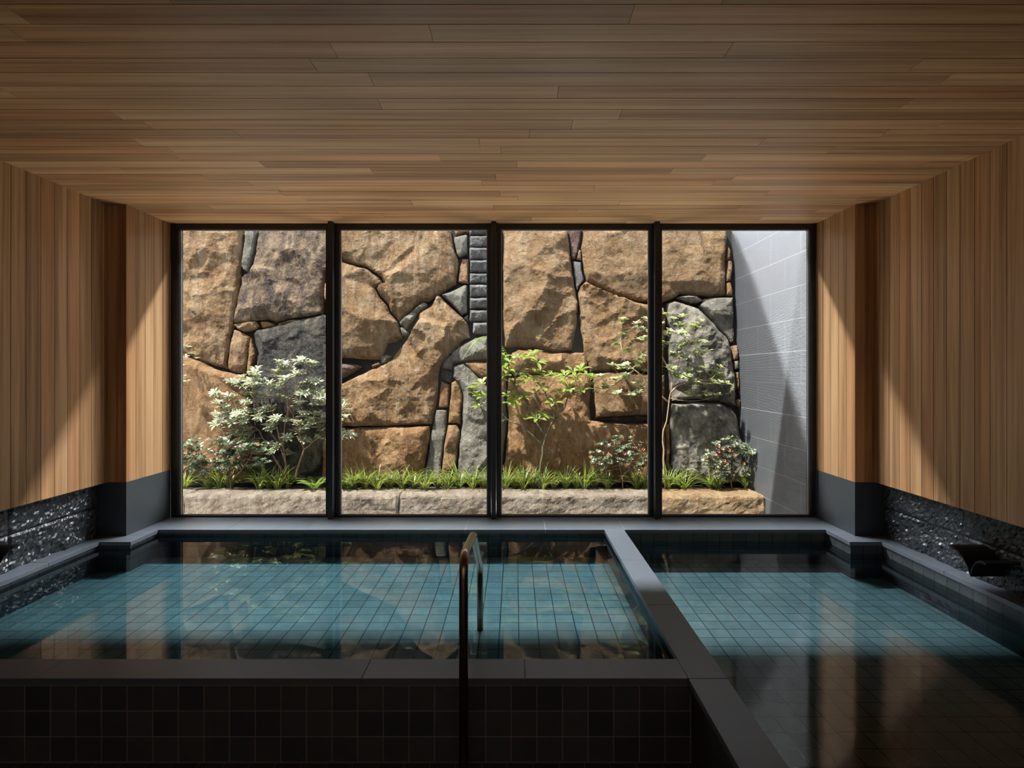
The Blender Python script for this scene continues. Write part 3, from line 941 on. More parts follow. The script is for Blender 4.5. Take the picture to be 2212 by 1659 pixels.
stone('great folded ochre boulder at the top behind the second pane', 'ochre_wave', [(702,488),(970,488),(973,497),(980,538),(990,563),(988,581),(984,614),(955,630),(924,650),(905,655),(897,661),(880,676),(862,694),(858,690),(845,675),(838,657),(821,639),(810,619),(830,612),(821,596),(790,575),(769,571),(735,560),(703,560)],
      ridges=[[(824,618,.13),(850,600,.15),(870,588,.15),(900,565,.13),(925,548,.11),(945,515,.09)],[(826,594,.03),(850,584,.05),(880,556,.05),(905,530,.06),(925,495,.06)],[(725,555,.05),(780,540,.06),(860,520,.07),(918,500,.07)],[(850,650,.09),(900,640,.07),(960,600,.07)],[(740,500,.06),(790,490,.08),(850,480,.06)],[(975,545,.05),(972,600,.05)]], amp=0.022, gap=0.002)
stone('pale ochre boulder with a bright ledge, below the folded boulder', 'ochre_wave', [(703,563),(735,563),(769,574),(790,579),(818,598),(826,611),(807,619),(818,640),(835,659),(842,677),(858,695),(867,727),(850,738),(836,741),(828,760),(822,776),(790,775),(737,772),(706,770),(703,700)],
      ridges=[[(706,638,.14),(736,653,.17),(765,682,.20),(792,692,.20),(836,696,.17),(855,697,.09)],[(706,616,.10),(740,603,.12),(785,583,.06)],[(800,640,.12),(815,670,.13)],[(715,755,.05),(770,755,.07),(815,750,.06)],[(850,722,.07),(840,735,.05)]], amp=0.018, gap=0.003)
stone('slanting oblong grey stone between the ochre boulders behind the second pane', 'grey', [(910,651),(922,654),(922,661),(901,679),(877,712),(863,702),(861,695),(883,675)], 0.05, step=0.014, edge=0.03, amp=0.01)
stone('tiny buff pebble under the slanting oblong stone', 'grey', [(863,707),(872,707),(881,717),(879,723),(868,724)], 0.02, step=0.01, edge=0.02, amp=0.005, gap=0.001)
stone('tall peaked ochre boulder in the middle behind the second pane', 'ochre', [(944,634),(955,641),(973,661),(995,682),(1009,695),(1016,729),(1002,733),(991,746),(973,762),(958,778),(950,790),(945,817),(946,852),(938,886),(931,917),(880,919),(734,922),(706,921),(706,838),(737,827),(777,809),(815,792),(833,784),(845,772),(860,752),(877,731),(893,706),(903,690),(905,675),(931,657)],
      ridges=[[(885,726,.10),(905,699,.14),(925,700,.15),(944,706,.15),(964,709,.15),(962,740,.14),(953,775,.11),(930,800,.10)],[(906,690,.07),(945,695,.07),(972,700,.06),(975,740,.05)],[(944,642,.08),(950,665,.07),(985,690,.05)],[(835,790,.08),(845,815,.10),(820,870,.09),(815,905,.06)],[(720,850,.06),(770,830,.08),(800,900,.07)],[(880,850,.09),(920,870,.07),(930,890,.05)]])
stone('round grey pebble left of the peaked ochre boulder', 'grey', [(822,770),(833,765),(845,769),(832,784),(823,785)], 0.02, step=0.011, edge=0.02, amp=0.006, gap=0.001, base=-0.01)
stone('little flat chip resting below the round grey pebble', 'sand', [(801,788),(818,782),(821,787),(804,794)], 0.01, step=0.011, edge=0.012, amp=0.004, gap=0.001, base=-0.01)
stone('purplish triangular stone by the mullion, below the bright ledge', 'purple', [(706,782),(738,784),(772,786),(781,792),(766,801),(738,817),(706,830)], 0.03, step=0.016, edge=0.03, amp=0.012, base=-0.03)
stone('broad brown base boulder behind the second pane', 'brown', [(693,955),(703,925),(737,924),(846,921),(928,920),(928,941),(922,978),(914,1016),(908,1045),(693,1045)],
      ridges=[[(847,926,.10),(845,952,.10),(828,962,.09)],[(838,928,.03),(830,950,.035),(815,965,.04)],[(870,940,.11),(905,935,.10),(915,980,.07)],[(850,1000,.08),(900,1010,.05)],[(710,960,.04),(780,970,.06),(810,1010,.07)]])
stone('tall narrow grey post stone leaning beside the base boulder', 'grey', [(940,885),(964,885),(963,932),(956,978),(948,1040),(911,1040),(917,1016),(925,973),(932,925)], 0.02, step=0.016, edge=0.02, amp=0.010, base=-0.03)
stone('short brown post stone above the leaning grey post', 'brown', [(951,822),(970,829),(968,879),(945,881),(947,852)], 0.015, step=0.014, edge=0.015, amp=0.006, base=-0.04)
stone('dim grey lump at the head of the post stones', 'char', [(951,796),(968,800),(977,806),(974,827),(951,820)], 0.015, step=0.014, edge=0.02, amp=0.008, base=-0.05)
stone('grey wedge on the right shoulder of the peaked boulder', 'grey', [(957,777),(975,763),(980,780),(975,799),(953,793)], 0.02, step=0.014, edge=0.02, amp=0.008, base=-0.04)
stone('reddish brown strip stone left of the speckled grey boulder', 'brown', [(974,826),(983,821),(995,836),(998,861),(995,918),(983,914),(967,914),(971,865)], 0.03, step=0.016, edge=0.02, amp=0.014, base=-0.01)
stone('buff broken stone at the foot of the speckled grey boulder', 'ochre', [(966,918),(985,917),(993,930),(988,985),(983,1010),(960,1045),(950,1040),(957,975)], 0.04, step=0.016, edge=0.03, amp=0.02, base=-0.01)
stone('large speckled grey boulder behind the middle mullion', 'grey', [(979,790),(1000,784),(1020,802),(1052,831),(1075,840),(1090,860),(1096,900),(1090,960),(1083,1045),(985,1045),(990,985),(995,930),(998,880),(999,850),(992,832),(978,815)],
      ridges=[[(1000,790,.07),(1015,830,.12),(1010,900,.11)],[(995,965,.05),(1030,945,.10),(1080,925,.09)],[(1050,860,.10),(1080,900,.08)],[(1020,1000,.08),(1060,990,.08)]])
stone('brown wedge on top of the speckled grey boulder', 'brown', [(1003,783),(1015,781),(1075,781),(1093,800),(1093,850),(1075,836),(1050,825),(1019,803)], 0.06, step=0.016, edge=0.03, amp=0.014)
stone('smooth buff grey stone behind the wall fern', 'grey', [(972,770),(975,760),(991,748),(1027,728),(1060,723),(1083,735),(1086,775),(1050,778),(1000,781),(978,783)], 0.06, edge=0.04, amp=0.012)
stone('corner of a brown stone at the top beside the split blocks', 'brown', [(975,488),(1010,488),(1012,500),(983,506)], 0.02, step=0.016, edge=0.02, amp=0.01, base=-0.02)
stone('grey squared stone high beside the split blocks', 'grey', [(980,511),(1007,505),(1010,509),(1009,547),(991,555),(986,549),(980,522)], 0.03, step=0.014, edge=0.02, amp=0.01)
stone('orange stone beside the column of split blocks', 'orange', [(997,557),(1011,557),(1012,612),(988,607),(991,581)], 0.01, step=0.014, edge=0.015, amp=0.01, base=-0.03)
stone('rough grey triangular stone right of the peak', 'grey', [(953,637),(1004,614),(1010,617),(1009,675),(997,681),(973,655)], 0.05, step=0.015, edge=0.02, amp=0.016)
stone('tiny grey filler under the grey triangular stone', 'grey', [(1001,684),(1011,678),(1012,694),(1007,690)], 0.005, step=0.01, edge=0.01, amp=0.004, gap=0.001, base=-0.02)
rows = [(488,495),(497,507),(508,533),(534,560),(561,587),(589,612),(614,641),(643,667),(669,694),(696,721)]
names = ['topmost', 'second', 'third', 'fourth', 'fifth', 'sixth', 'seventh', 'eighth', 'ninth', 'lowest']
for i, (a, b) in enumerate(rows):
    x0 = 1014 + (8 if i == 9 else 0)
    stone('split face grey block by the middle mullion, %s in its column%s' % (names[i], '' if i in (0, 9) else ' from the top'), 'bluegrey', [(x0,a),(1083,a),(1083,b),(x0,b)], 0.05, step=0.013, edge=0.03, amp=0.022, gap=0.003,
          ridges=[[(x0+5,(a*1.4+b*.6)/2,.04),(1050,(a*1.5+b*.5)/2,.05),(1080,(a*1.4+b*.6)/2,.04)]], group='split blocks in the column')
stone('great buff boulder with a diagonal edge behind the third pane', 'sand', [(1086,488),(1225,488),(1228,500),(1231,532),(1236,578),(1242,621),(1250,657),(1246,680),(1247,702),(1241,730),(1236,756),(1215,758),(1194,759),(1161,751),(1114,749),(1090,750),(1086,700)],
      ridges=[[(1232,566,.07),(1210,575,.12),(1187,588,.16),(1180,612,.17),(1172,634,.17),(1161,654,.17),(1129,692,.16),(1102,714,.12)],[(1088,594,.11),(1130,570,.12),(1183,547,.11),(1222,512,.07)],[(1095,640,.09),(1130,640,.09)],[(1110,500,.05),(1170,500,.07)],[(1215,640,.05),(1190,700,.06),(1225,730,.04)],[(1120,735,.05),(1160,735,.05)]])
stone('purple brown wedge stone at the top behind the third pane', 'purple', [(1229,488),(1258,488),(1256,500),(1251,532),(1244,560),(1235,556),(1231,520)], 0.015, step=0.014, edge=0.02, amp=0.010, base=-0.01)
stone('tiny buff chip below the purple brown wedge', 'sand', [(1252,537),(1256,541),(1256,561),(1246,559)], 0.01, step=0.011, edge=0.012, amp=0.005, gap=0.001, base=-0.02)
stone('smooth pale grey infill stone below the purple brown wedge', 'bluegrey', [(1237,562),(1256,564),(1262,604),(1253,615),(1247,627),(1242,598)], 0.008, step=0.014, edge=0.015, amp=0.006, base=-0.02)
stone('vast sandy block filling the top right of the garden wall', 'sand', [(1260,488),(1570,488),(1572,500),(1570,560),(1569,636),(1540,640),(1505,638),(1470,634),(1462,640),(1432,652),(1400,652),(1370,648),(1335,640),(1305,624),(1290,618),(1268,606),(1263,590),(1258,560),(1255,535),(1260,500)],
      ridges=[[(1290,520,.09),(1340,500,.08),(1400,490,.08),(1500,500,.09)],[(1300,580,.08),(1350,600,.09),(1420,610,.08),(1517,610,.10)],[(1517,480,.09),(1518,560,.10)],[(1555,560,.06),(1550,620,.06)]], amp=0.022)
stone('ridged ochre stone with a sharp bright crest behind the third pane', 'ochre', [(1249,630),(1254,617),(1266,606),(1290,620),(1322,637),(1372,651),(1400,656),(1436,664),(1440,700),(1436,806),(1400,804),(1330,800),(1275,803),(1268,780),(1262,760),(1260,740),(1254,710),(1251,684),(1252,664)],
      ridges=[[(1256,619,.12),(1272,619,.14),(1291,628,.15),(1328,642,.17),(1357,656,.17),(1400,672,.15),(1430,680,.12)],[(1330,695,.10),(1340,693,.14),(1338,780,.14)],[(1270,660,.06),(1300,700,.06),(1290,770,.06)],[(1380,720,.07),(1400,780,.07)]])
stone('light ochre block with a vertical arris under the ridged ochre stone', 'ochre', [(1279,806),(1330,803),(1400,807),(1436,809),(1434,892),(1400,898),(1349,899),(1287,902),(1284,860),(1284,830)],
      ridges=[[(1348,810,.12),(1348,890,.12)],[(1300,850,.07),(1310,890,.06)],[(1400,840,.05),(1400,880,.05)]], amp=0.014, edge=0.02)
stone('thin dark slab under the light ochre block', 'char', [(1281,905),(1349,900),(1434,894),(1434,905),(1380,909),(1300,907)], 0.005, step=0.014, edge=0.015, amp=0.006, gap=0.001, base=-0.05)
stone('narrow rough brown stone above the large russet boulder', 'brown', [(1105,762),(1120,754),(1161,755),(1194,762),(1215,761),(1264,760),(1270,785),(1272,802),(1230,804),(1160,806),(1110,812),(1096,800)], 0.07, edge=0.03, amp=0.02)
stone('large russet boulder behind the slender aucuba in the third pane', 'brown', [(1098,816),(1160,809),(1230,807),(1273,805),(1279,824),(1275,870),(1278,907),(1310,912),(1380,915),(1436,910),(1440,960),(1436,1045),(1087,1045),(1093,960),(1099,900),(1094,855)],
      ridges=[[(1120,960,.06),(1135,940,.10),(1180,945,.07)],[(1180,985,.11),(1225,960,.13),(1258,915,.13),(1300,922,.14),(1400,930,.13)],[(1130,850,.10),(1200,840,.11),(1262,830,.10)],[(1130,890,.08),(1200,900,.08),(1245,890,.09)],[(1250,1000,.07),(1330,990,.07),(1420,1000,.06)],[(1150,1020,.05),(1220,1010,.06)]], amp=0.034)
stone('small pale stone resting on the dark mottled rock', 'grey', [(1463,641),(1487,636),(1508,639),(1520,648),(1512,652),(1494,655),(1478,648)], 0.035, step=0.013, edge=0.02, amp=0.008, gap=0.002)
stone('pale grey triangular stone by the ribbed grey wall', 'grey', [(1523,643),(1585,641),(1586,688),(1589,715),(1588,739),(1581,739),(1563,717),(1545,699),(1513,659)], 0.06, step=0.016, edge=0.03, amp=0.022)
stone('black and tan mottled rock behind the right shrub', 'mottle', [(1441,652),(1460,646),(1478,652),(1494,658),(1512,666),(1545,702),(1573,725),(1581,742),(1584,775),(1592,852),(1590,876),(1560,865),(1498,862),(1455,866),(1448,830),(1444,740),(1441,700)],
      ridges=[[(1460,660,.09),(1500,680,.12),(1545,725,.12),(1570,780,.10)],[(1470,760,.10),(1500,820,.09)],[(1560,830,.07),(1540,850,.06)]], amp=0.045, edge=0.06)
stone('mottled grey base rock at the right end of the garden wall', 'mottle', [(1454,871),(1498,867),(1560,870),(1586,880),(1598,900),(1603,950),(1612,1045),(1450,1045),(1452,960),(1450,910)],
      ridges=[[(1470,890,.10),(1530,885,.12),(1580,900,.10)],[(1480,950,.09),(1540,940,.11),(1590,960,.07)],[(1470,1000,.07),(1550,1010,.07)]], amp=0.045, edge=0.06)
stone('narrow brown filler stone beside the right mullion near the soil', 'brown', [(1438,914),(1448,917),(1449,960),(1447,1045),(1441,1045)], 0.02, step=0.014, edge=0.015, amp=0.008, gap=0.002, base=-0.02)
for lab, c, q in (('uppermost reddish chip beside the ribbed grey wall', 'brown', [(1573,531),(1579,540),(1578,561),(1572,560)]),
               ('buff long chip second from the top beside the ribbed wall', 'sand', [(1573,563),(1581,563),(1583,581),(1579,605),(1571,607)]),
               ('brown chip level with the bottom of the sandy block', 'brown', [(1571,610),(1579,608),(1584,630),(1583,638),(1571,636)]),
               ('orange chip wedged below the pale grey triangular stone', 'orange', [(1584,746),(1593,746),(1594,776),(1585,776)]),
               ('little squarish chip midway down the ribbed wall edge', 'grey', [(1586,780),(1596,779),(1597,795),(1589,797)]),
               ('buff upright chip lower down the ribbed wall edge', 'sand', [(1590,803),(1597,803),(1598,840),(1593,838)]),
               ('smallest chip lowest along the ribbed wall edge', 'orange', [(1594,863),(1600,863),(1600,878),(1595,878)])):
    stone(lab, c, q, 0.02, step=0.012, edge=0.015, amp=0.008, gap=0.001, group='filler chips along the ribbed wall')

# dark earth behind the stones and the rest of the retaining wall above and beside the view
m = MB()
a, b, c, d = from_uv(-4.6, -0.6, -0.10), from_uv(XG, -0.6, -0.10), from_uv(XG, 2.90, -0.10), from_uv(-4.6, 2.90, -0.10)
bk = Vector((0, 0.5, 0))
m.v += [tuple(p) for p in (a, b, c, d, a + bk, b + bk, c + bk, d + bk)]
m.f += [(0,1,2,3), (5,4,7,6), (3,2,6,7), (1,5,6,2), (4,0,3,7), (4,5,1,0)]
tag(m.build('wall_garden', M['dark'], None, (0, 7, 0)), 'dark earth face behind the garden stones', 'wall', kind='structure')
# ribbed grey wall at the right of the garden
m = MB(); m.box((XG, YW + 0.07, -0.6), (XG + 0.2, 8.2, 3.6))
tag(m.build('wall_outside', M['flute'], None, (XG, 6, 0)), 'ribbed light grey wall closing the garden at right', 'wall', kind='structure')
# ground
m = MB(); m.box((-4.6, YW + 0.07, -0.6), (XG, 5.80, -0.34))
tag(m.build('ground', M['gravel'], None, (0, 5.3, -0.4)), 'unseen gravel strip, pale to bounce light, between the window and the kerb', 'ground', kind='structure')
ZB = -0.075
m = MB(); m.box((-4.6, 6.12, -0.6), (XG, 6.60, ZB))
tag(m.build('soil_bed', M['soil'], None, (0, 6.3, -0.4)), 'dark soil of the planting bed below the stones', 'soil', kind='structure')

# kerb stones
def kerb(label, mat, p0, p1, sd, chamf=0.032):
    x0, x1 = (p0 - VX) * 5.81 / F, (p1 - VX) * 5.81 / F
    y0, y1, z0, z1 = 5.81, 6.16, -0.45, -0.048
    prof = []
    n1, n2, n3 = 16, 3, 13
    for i in range(n1): prof.append((y0, z0 + (z1 - chamf - z0) * i / n1))
    for i in range(n2): 
        t = i / n2 * math.pi / 2
        prof.append((y0 + chamf * (1 - math.cos(t)), z1 - chamf + chamf * math.sin(t)))
    for i in range(n3 + 1): prof.append((y0 + chamf + (y1 - y0 - chamf) * i / n3, z1))
    prof.append((y1, z0))
    nx = max(3, int((x1 - x0) / 0.025))
    m = MB()
    K = len(prof)
    for i in range(nx + 1):
        x = x0 + (x1 - x0) * i / nx
        en = min(i, nx - i)
        for k, (y, z) in enumerate(prof):
            q = Vector((x * 3.1, y * 5, z * 5 + sd))
            h = noise.fractal(q, 0.8, 2.1, 5) * 0.022 + noise.noise(q * 8) * 0.006
            if 0 < k < K - 2:
                y2 = y - h * (1 if k < n1 + n2 else 0.1); z2 = z + h * (0.6 if k >= n1 else 0.0)
            else:
                y2, z2 = y, z
            if en == 0 and 0 < k < K - 2:
                y2 += 0.018; z2 -= 0.012 if k >= n1 else 0
            m.v.append((x, y2, z2))
    for i in range(nx):
        for k in range(K):
            a = i * K + k; b = i * K + (k + 1) % K
            m.f.append((a, a + K, b + K, b))
    m.f.append(tuple(range(K))); m.f.append(tuple(nx * K + k for k in reversed(range(K))))
    xc = (x0 + x1) / 2
    tag(m.build('kerb_stone', mat, None, (xc, 5.81, z0)), label, 'kerb', 'kerb stones of the planting bed')
kerb('short pale kerb stone at the far left end of the kerb', M['kerb'], 300, 395, 1)
kerb('long pale granite kerb stone in front of the leafy shrub', M['kerb'], 396, 860, 2)
kerb('long pale granite kerb stone crossing behind the middle mullion', M['kerb'], 861, 1418, 3)
kerb('ochre kerb stone ending against the ribbed grey wall', M['kerb_ochre'], 1419, 1655, 4, 0.04)

# ------------------------------------------------------------------ plants
rnd = random.Random(11)
def leaf(m, base, dirv, nrm, L, w, droop=0.25, fold=0.25):
    d = dirv.normalized()
    sd = d.cross(nrm)
    if sd.length < 1e-4:
        sd = d.orthogonal()
    sd.normalize()
    up = sd.cross(d).normalized()
    n = len(m.v)
    prof = [(0, 0.08), (0.35, 0.9), (0.65, 1.0), (1.0, 0.0)]
    for t, ww in prof[:-1]:
        c = base + d * (L * t) - Vector((0, 0, 1)) * (droop * L * t * t)
        h = up * (fold * w * ww * 0.5)
        m.v += [tuple(c - sd * w * ww * 0.5 + h), tuple(c), tuple(c + sd * w * ww * 0.5 + h)]
    m.v.append(tuple(base + d * L - Vector((0, 0, 1)) * droop * L))
    for i in range(2):
        a = n + 3 * i
        m.f += [(a, a+1, a+4, a+3), (a+1, a+2, a+5, a+4)]
    m.f += [(n+6, n+7, n+9), (n+7, n+8, n+9)]
def whorl(m, c, axis, k, L, w, spread=0.9, droop=0.25):
    axis = axis.normalized()
    u = axis.orthogonal().normalized(); v = axis.cross(u)
    a0 = rnd.uniform(0, 6.28)
    for i in range(k):
        a = a0 + 6.283 * i / k + rnd.uniform(-0.25, 0.25)
        sp = spread * rnd.uniform(0.75, 1.15)
        d = (u * math.cos(a) + v * math.sin(a)) * math.sin(sp) + axis * math.cos(sp)
        leaf(m, c + d * 0.008, d, axis, L * rnd.uniform(0.7, 1.15), w * rnd.uniform(0.8, 1.2), droop)
def curve(p0, p1, sag, n=5):
    p0, p1 = Vector(p0), Vector(p1)
    mid = (p0 + p1) / 2 + sag
    return [p0*(1-t)**2 + mid*2*t*(1-t) + p1*t*t for t in [k / n for k in range(n + 1)]]
def shrub(name, label, cat, pts, stems, depth, spread_d, leafmat, bark, k, L, w, droop=0.25, r0=0.011, up=0.8, twig=0.0035, spread=1.0, blooms=(), floor_z=ZB, group=None, dens=1):
    base = P(*stems[0][0], depth)
    base.z = floor_z
    root = empty(name, base, label, cat, group)
    nodes, sm = [], []
    for st in stems:
        dd = rnd.uniform(-spread_d, spread_d) * 0.6
        q = []
        for i, (x, y) in enumerate(st):
            p = P(x, y, depth + dd * i / max(1, len(st) - 1))
            if i == 0 and st is stems[0]:
                p.z = floor_z - 0.03
            q.append(p)
        # smooth
        fine = [q[0]]
        for a, b in zip(q[:-1], q[1:]):
            j = Vector([rnd.uniform(-0.012, 0.012) for _ in range(3)])
            fine += [(a + b) / 2 + j, b]
        rr = [r0 * (1 - 0.65 * i / (len(fine) - 1)) for i in range(len(fine))]
        m = MB(); m.tube(fine, rr, 7)
        sm.append(m)
        nodes += [(q_, m) for q_ in fine[1:]]
    lm = MB()
    for (x, y) in pts:
        d = depth + rnd.uniform(-spread_d, spread_d)
        c = P(x, y, d)
        below = [n for n in nodes if n[0].z < c.z + 0.03] or nodes
        nn, tw = min(below, key=lambda n: (n[0] - c).length)
        cv = curve(nn, c, Vector((0, 0, -0.25 * (c - nn).length * rnd.uniform(0, 0.7))))
        tw.tube(cv, [twig * (1 - 0.5 * i / 5) for i in range(6)], 5, False)
        ax = (cv[-1] - cv[-2]).normalized() * (1 - up) + Vector((rnd.uniform(-.3,.3), -0.35 + rnd.uniform(-.3,.3), 1)).normalized() * up
        whorl(lm, c, ax, k, L, w, spread, droop)
        for _ in range(dens - 1):
            t = rnd.uniform(0.5, 0.9)
            whorl(lm, cv[0].lerp(cv[-1], t) + Vector((rnd.uniform(-.03,.03), rnd.uniform(-.03,.03), rnd.uniform(-.02,.03))), ax, k, L * 0.9, w, spread, droop)
    for m in sm:
        m.build('stem', bark, root, base, smooth=True)
    lm.build('leaves', leafmat, root, base)
    for (x, y, mk) in blooms:
        fm = MB()
        c = P(x, y, depth - spread_d * 0.9)
        whorl(fm, c, Vector((rnd.uniform(-.3,.3), -1, 0.6)), 6, 0.014, 0.012, 1.0, 0.1)
        fm.build('blossom', M[mk], root, base)
    return root
def cpx(lst, ox, oy, s):
    return [(ox + u / s, oy + v / s) for u, v in lst]
P1 = cpx([(1210,95),(1335,120),(1010,100),(1080,120),(990,190),(1170,225),(1070,255),(810,165),(800,210),(850,280),(670,240),(570,290),(640,310),(740,290),(930,300),(410,390),(440,488),(540,420),(600,440),(690,390),(770,400),(880,430),(700,480),(1010,430),(1060,460),(1190,365),(1250,400),(1370,290),(1390,370),(1290,320),(430,600),(470,640),(500,520),(580,580),(620,600),(820,560),(830,620),(900,540),(960,560),(980,640),(690,660),(1080,660),(1030,310),(1220,680),(1290,720),(1270,590),(1400,580),(1420,640),(1410,720),(1180,760),(1240,840),(1340,840),(1420,830),(1090,820),(920,710),(700,740),(560,710),(600,780),(660,930),(740,870),(830,930),(940,890),(1000,920),(1100,970),(500,680),(420,690),(1210,480),(760,330),(1440,480),(1430,420),(700,560),(1330,640),(1350,590),(690,800),(640,840),(540,830),(590,880)], 370, 760, 4.365)
P1 += cpx([(120,470),(130,560),(110,620),(150,790),(90,760),(100,520)], 720, 760, 4.365)
shrub('pale_leafed_shrub', 'large many stemmed shrub with whorls of shiny pale leaves behind the leftmost pane', 'shrub', P1,
      [[(618,1046),(617,1000),(612,965),(614,940),(622,885),(620,840)], [(612,1030),(590,985),(580,960),(560,930),(520,900)], [(617,1000),(604,960),(585,935),(560,880),(540,840)], [(637,1040),(650,990),(657,970),(675,955),(698,940)], [(657,970),(650,945),(635,905),(625,880)], [(612,965),(600,930),(590,890),(585,860)], [(620,900),(632,860),(650,830),(670,790)]],
      6.22, 0.11, M['leaf_pale'], M['bark'], 10, 0.092, 0.022, 0.30, r0=0.012, dens=3)
P5 = [(1345,690),(1375,700),(1395,690),(1355,720),(1385,735),(1330,745),(1360,760),(1390,770),(1320,790),(1345,795),(1375,790),(1300,815),(1330,820),(1355,815),(1310,840),(1395,800),(1440,680),(1455,690),(1475,685),(1445,715),(1465,720),(1495,705),(1515,695),(1440,745),(1470,745),(1490,740),(1520,740),(1455,770),(1480,775),(1505,765),(1530,760),(1450,795),(1490,800),(1515,795),(1555,795),(1540,805),(1560,815),(1500,825),(1540,830),(1570,830),(1525,850),(1550,855),(1460,815),(1485,815),(1375,830),(1335,850),(1290,850),(1275,830),(1405,720),(1420,700),(1415,760),(1412,790)]
shrub('tall_shrub', 'tall airy shrub with pale twisting stems beside the rightmost mullion', 'shrub', P5,
      [[(1438,1046),(1433,990),(1431,950),(1440,910),(1446,860),(1452,815),(1470,770),(1480,730)], [(1448,850),(1465,832),(1490,824),(1530,822)], [(1446,870),(1410,840),(1385,810),(1350,780),(1340,740)], [(1452,815),(1430,770),(1415,730)], [(1370,800),(1330,830),(1300,840)]],
      6.18, 0.10, M['leaf_mid'], M['bark_pale'], 8, 0.066, 0.026, 0.25, r0=0.010, dens=4)
P4 = cpx([(140,40),(250,50),(170,100),(340,50),(440,100),(400,20),(150,170),(130,230),(280,230),(180,290),(270,300),(340,270),(420,190),(440,260),(510,240),(620,230),(700,230),(780,190),(850,170),(900,230),(690,290),(740,350),(800,260),(860,370),(650,380),(690,390),(590,490),(430,390),(310,410),(160,420),(220,460),(250,620),(330,630),(440,630),(490,610),(180,500),(490,345),(560,220),(960,240),(120,60),(110,130)], 1060, 760, 4.365)
P4 += cpx([(1330,340),(1400,310),(1340,400),(1420,430),(1380,520)], 720, 760, 4.365)
shrub('aucuba_shrub', 'slender young shrub with broad yellow green leaves behind the third pane', 'shrub', P4,
      [[(1165,1046),(1168,1000),(1172,965),(1178,943),(1195,905),(1197,900),(1190,880),(1178,850)], [(1172,962),(1150,940),(1130,920),(1100,908)], [(1197,902),(1220,880),(1226,858),(1250,845)], [(1178,940),(1160,915),(1140,875),(1115,840),(1097,800)], [(1110,830),(1120,800),(1140,780)]],
      6.15, 0.08, M['leaf_lime'], M['bark_green'], 5, 0.13, 0.046, 0.35, r0=0.012, spread=1.15, twig=0.003)
P3 = [(393,735),(404,750),(398,770),(414,765),(393,815),(404,825),(424,775),(388,790),(380,740),(375,780)]
shrub('wall_shrub', 'light green leafy sprig at the far left edge of the window', 'shrub', P3,
      [[(352,1046),(355,950),(362,860),(375,800),(386,765)]], 6.20, 0.06, M['leaf_mid'], M['bark'], 6, 0.05, 0.022, 0.25, r0=0.007)
def dome(cx, cy, rx, ry, n):
    out = []
    while len(out) < n:
        a, b = rnd.uniform(-1, 1), rnd.uniform(-1, 1)
        if a*a + b*b < 1:
            out.append((cx + a * rx, cy + b * ry))
    return out
shrub('azalea_bush', 'low dark azalea bush at the left end of the bed, few orange blooms', 'shrub', dome(455, 985, 72, 40, 70) + dome(540, 985, 50, 35, 34),
      [[(500,1048),(495,1010),(470,985)], [(500,1040),(530,1005),(545,980)], [(498,1030),(440,1010),(410,990)]], 6.13, 0.09, M['leaf_dark'], M['bark'], 8, 0.044, 0.018, 0.15, r0=0.008, dens=3,
      blooms=[(402,978,'bloom_o'),(420,980,'bloom_o'),(444,980,'bloom_o'),(397,1010,'bloom_o'),(457,991,'bloom_o'),(450,948,'bloom_p'),(520,963,'bloom_p'),(557,960,'bloom_o'),(517,988,'bloom_o')], group='azalea bushes')
shrub('azalea_bush', 'low dark azalea bush left of the right mullion with a pink bloom', 'shrub', dome(1338, 985, 62, 42, 62),
      [[(1345,1048),(1340,1010),(1320,985)], [(1345,1030),(1365,1000),(1380,975)], [(1342,1020),(1335,985),(1330,965)]], 6.13, 0.09, M['leaf_dark'], M['bark'], 6, 0.036, 0.018, 0.15, r0=0.008, dens=2,
      blooms=[(1348,980,'bloom_p'),(1311,990,'bloom_o'),(1275,987,'bloom_o'),(1390,971,'bloom_o'),(1313,980,'bloom_o')], group='azalea bushes')
shrub('azalea_bush', 'rounded azalea bush with many orange blooms by the ribbed grey wall', 'shrub', dome(1578, 992, 58, 46, 72),
      [[(1583,1048),(1580,1015),(1560,985)], [(1583,1035),(1605,1005),(1620,985)], [(1581,1025),(1580,990),(1578,965)]], 6.10, 0.09, M['leaf_dark'], M['bark'], 7, 0.036, 0.019, 0.15, r0=0.008, dens=2,
      blooms=[(1552,965,'bloom_o'),(1552,976,'bloom_p'),(1575,974,'bloom_o'),(1587,984,'bloom_o'),(1553,1003,'bloom_o'),(1570,1002,'bloom_o'),(1565,996,'bloom_o'),(1606,1002,'bloom_o'),(1526,994,'bloom_o'),(1545,982,'bloom_o'),(1560,970,'bloom_o')], group='azalea bushes')

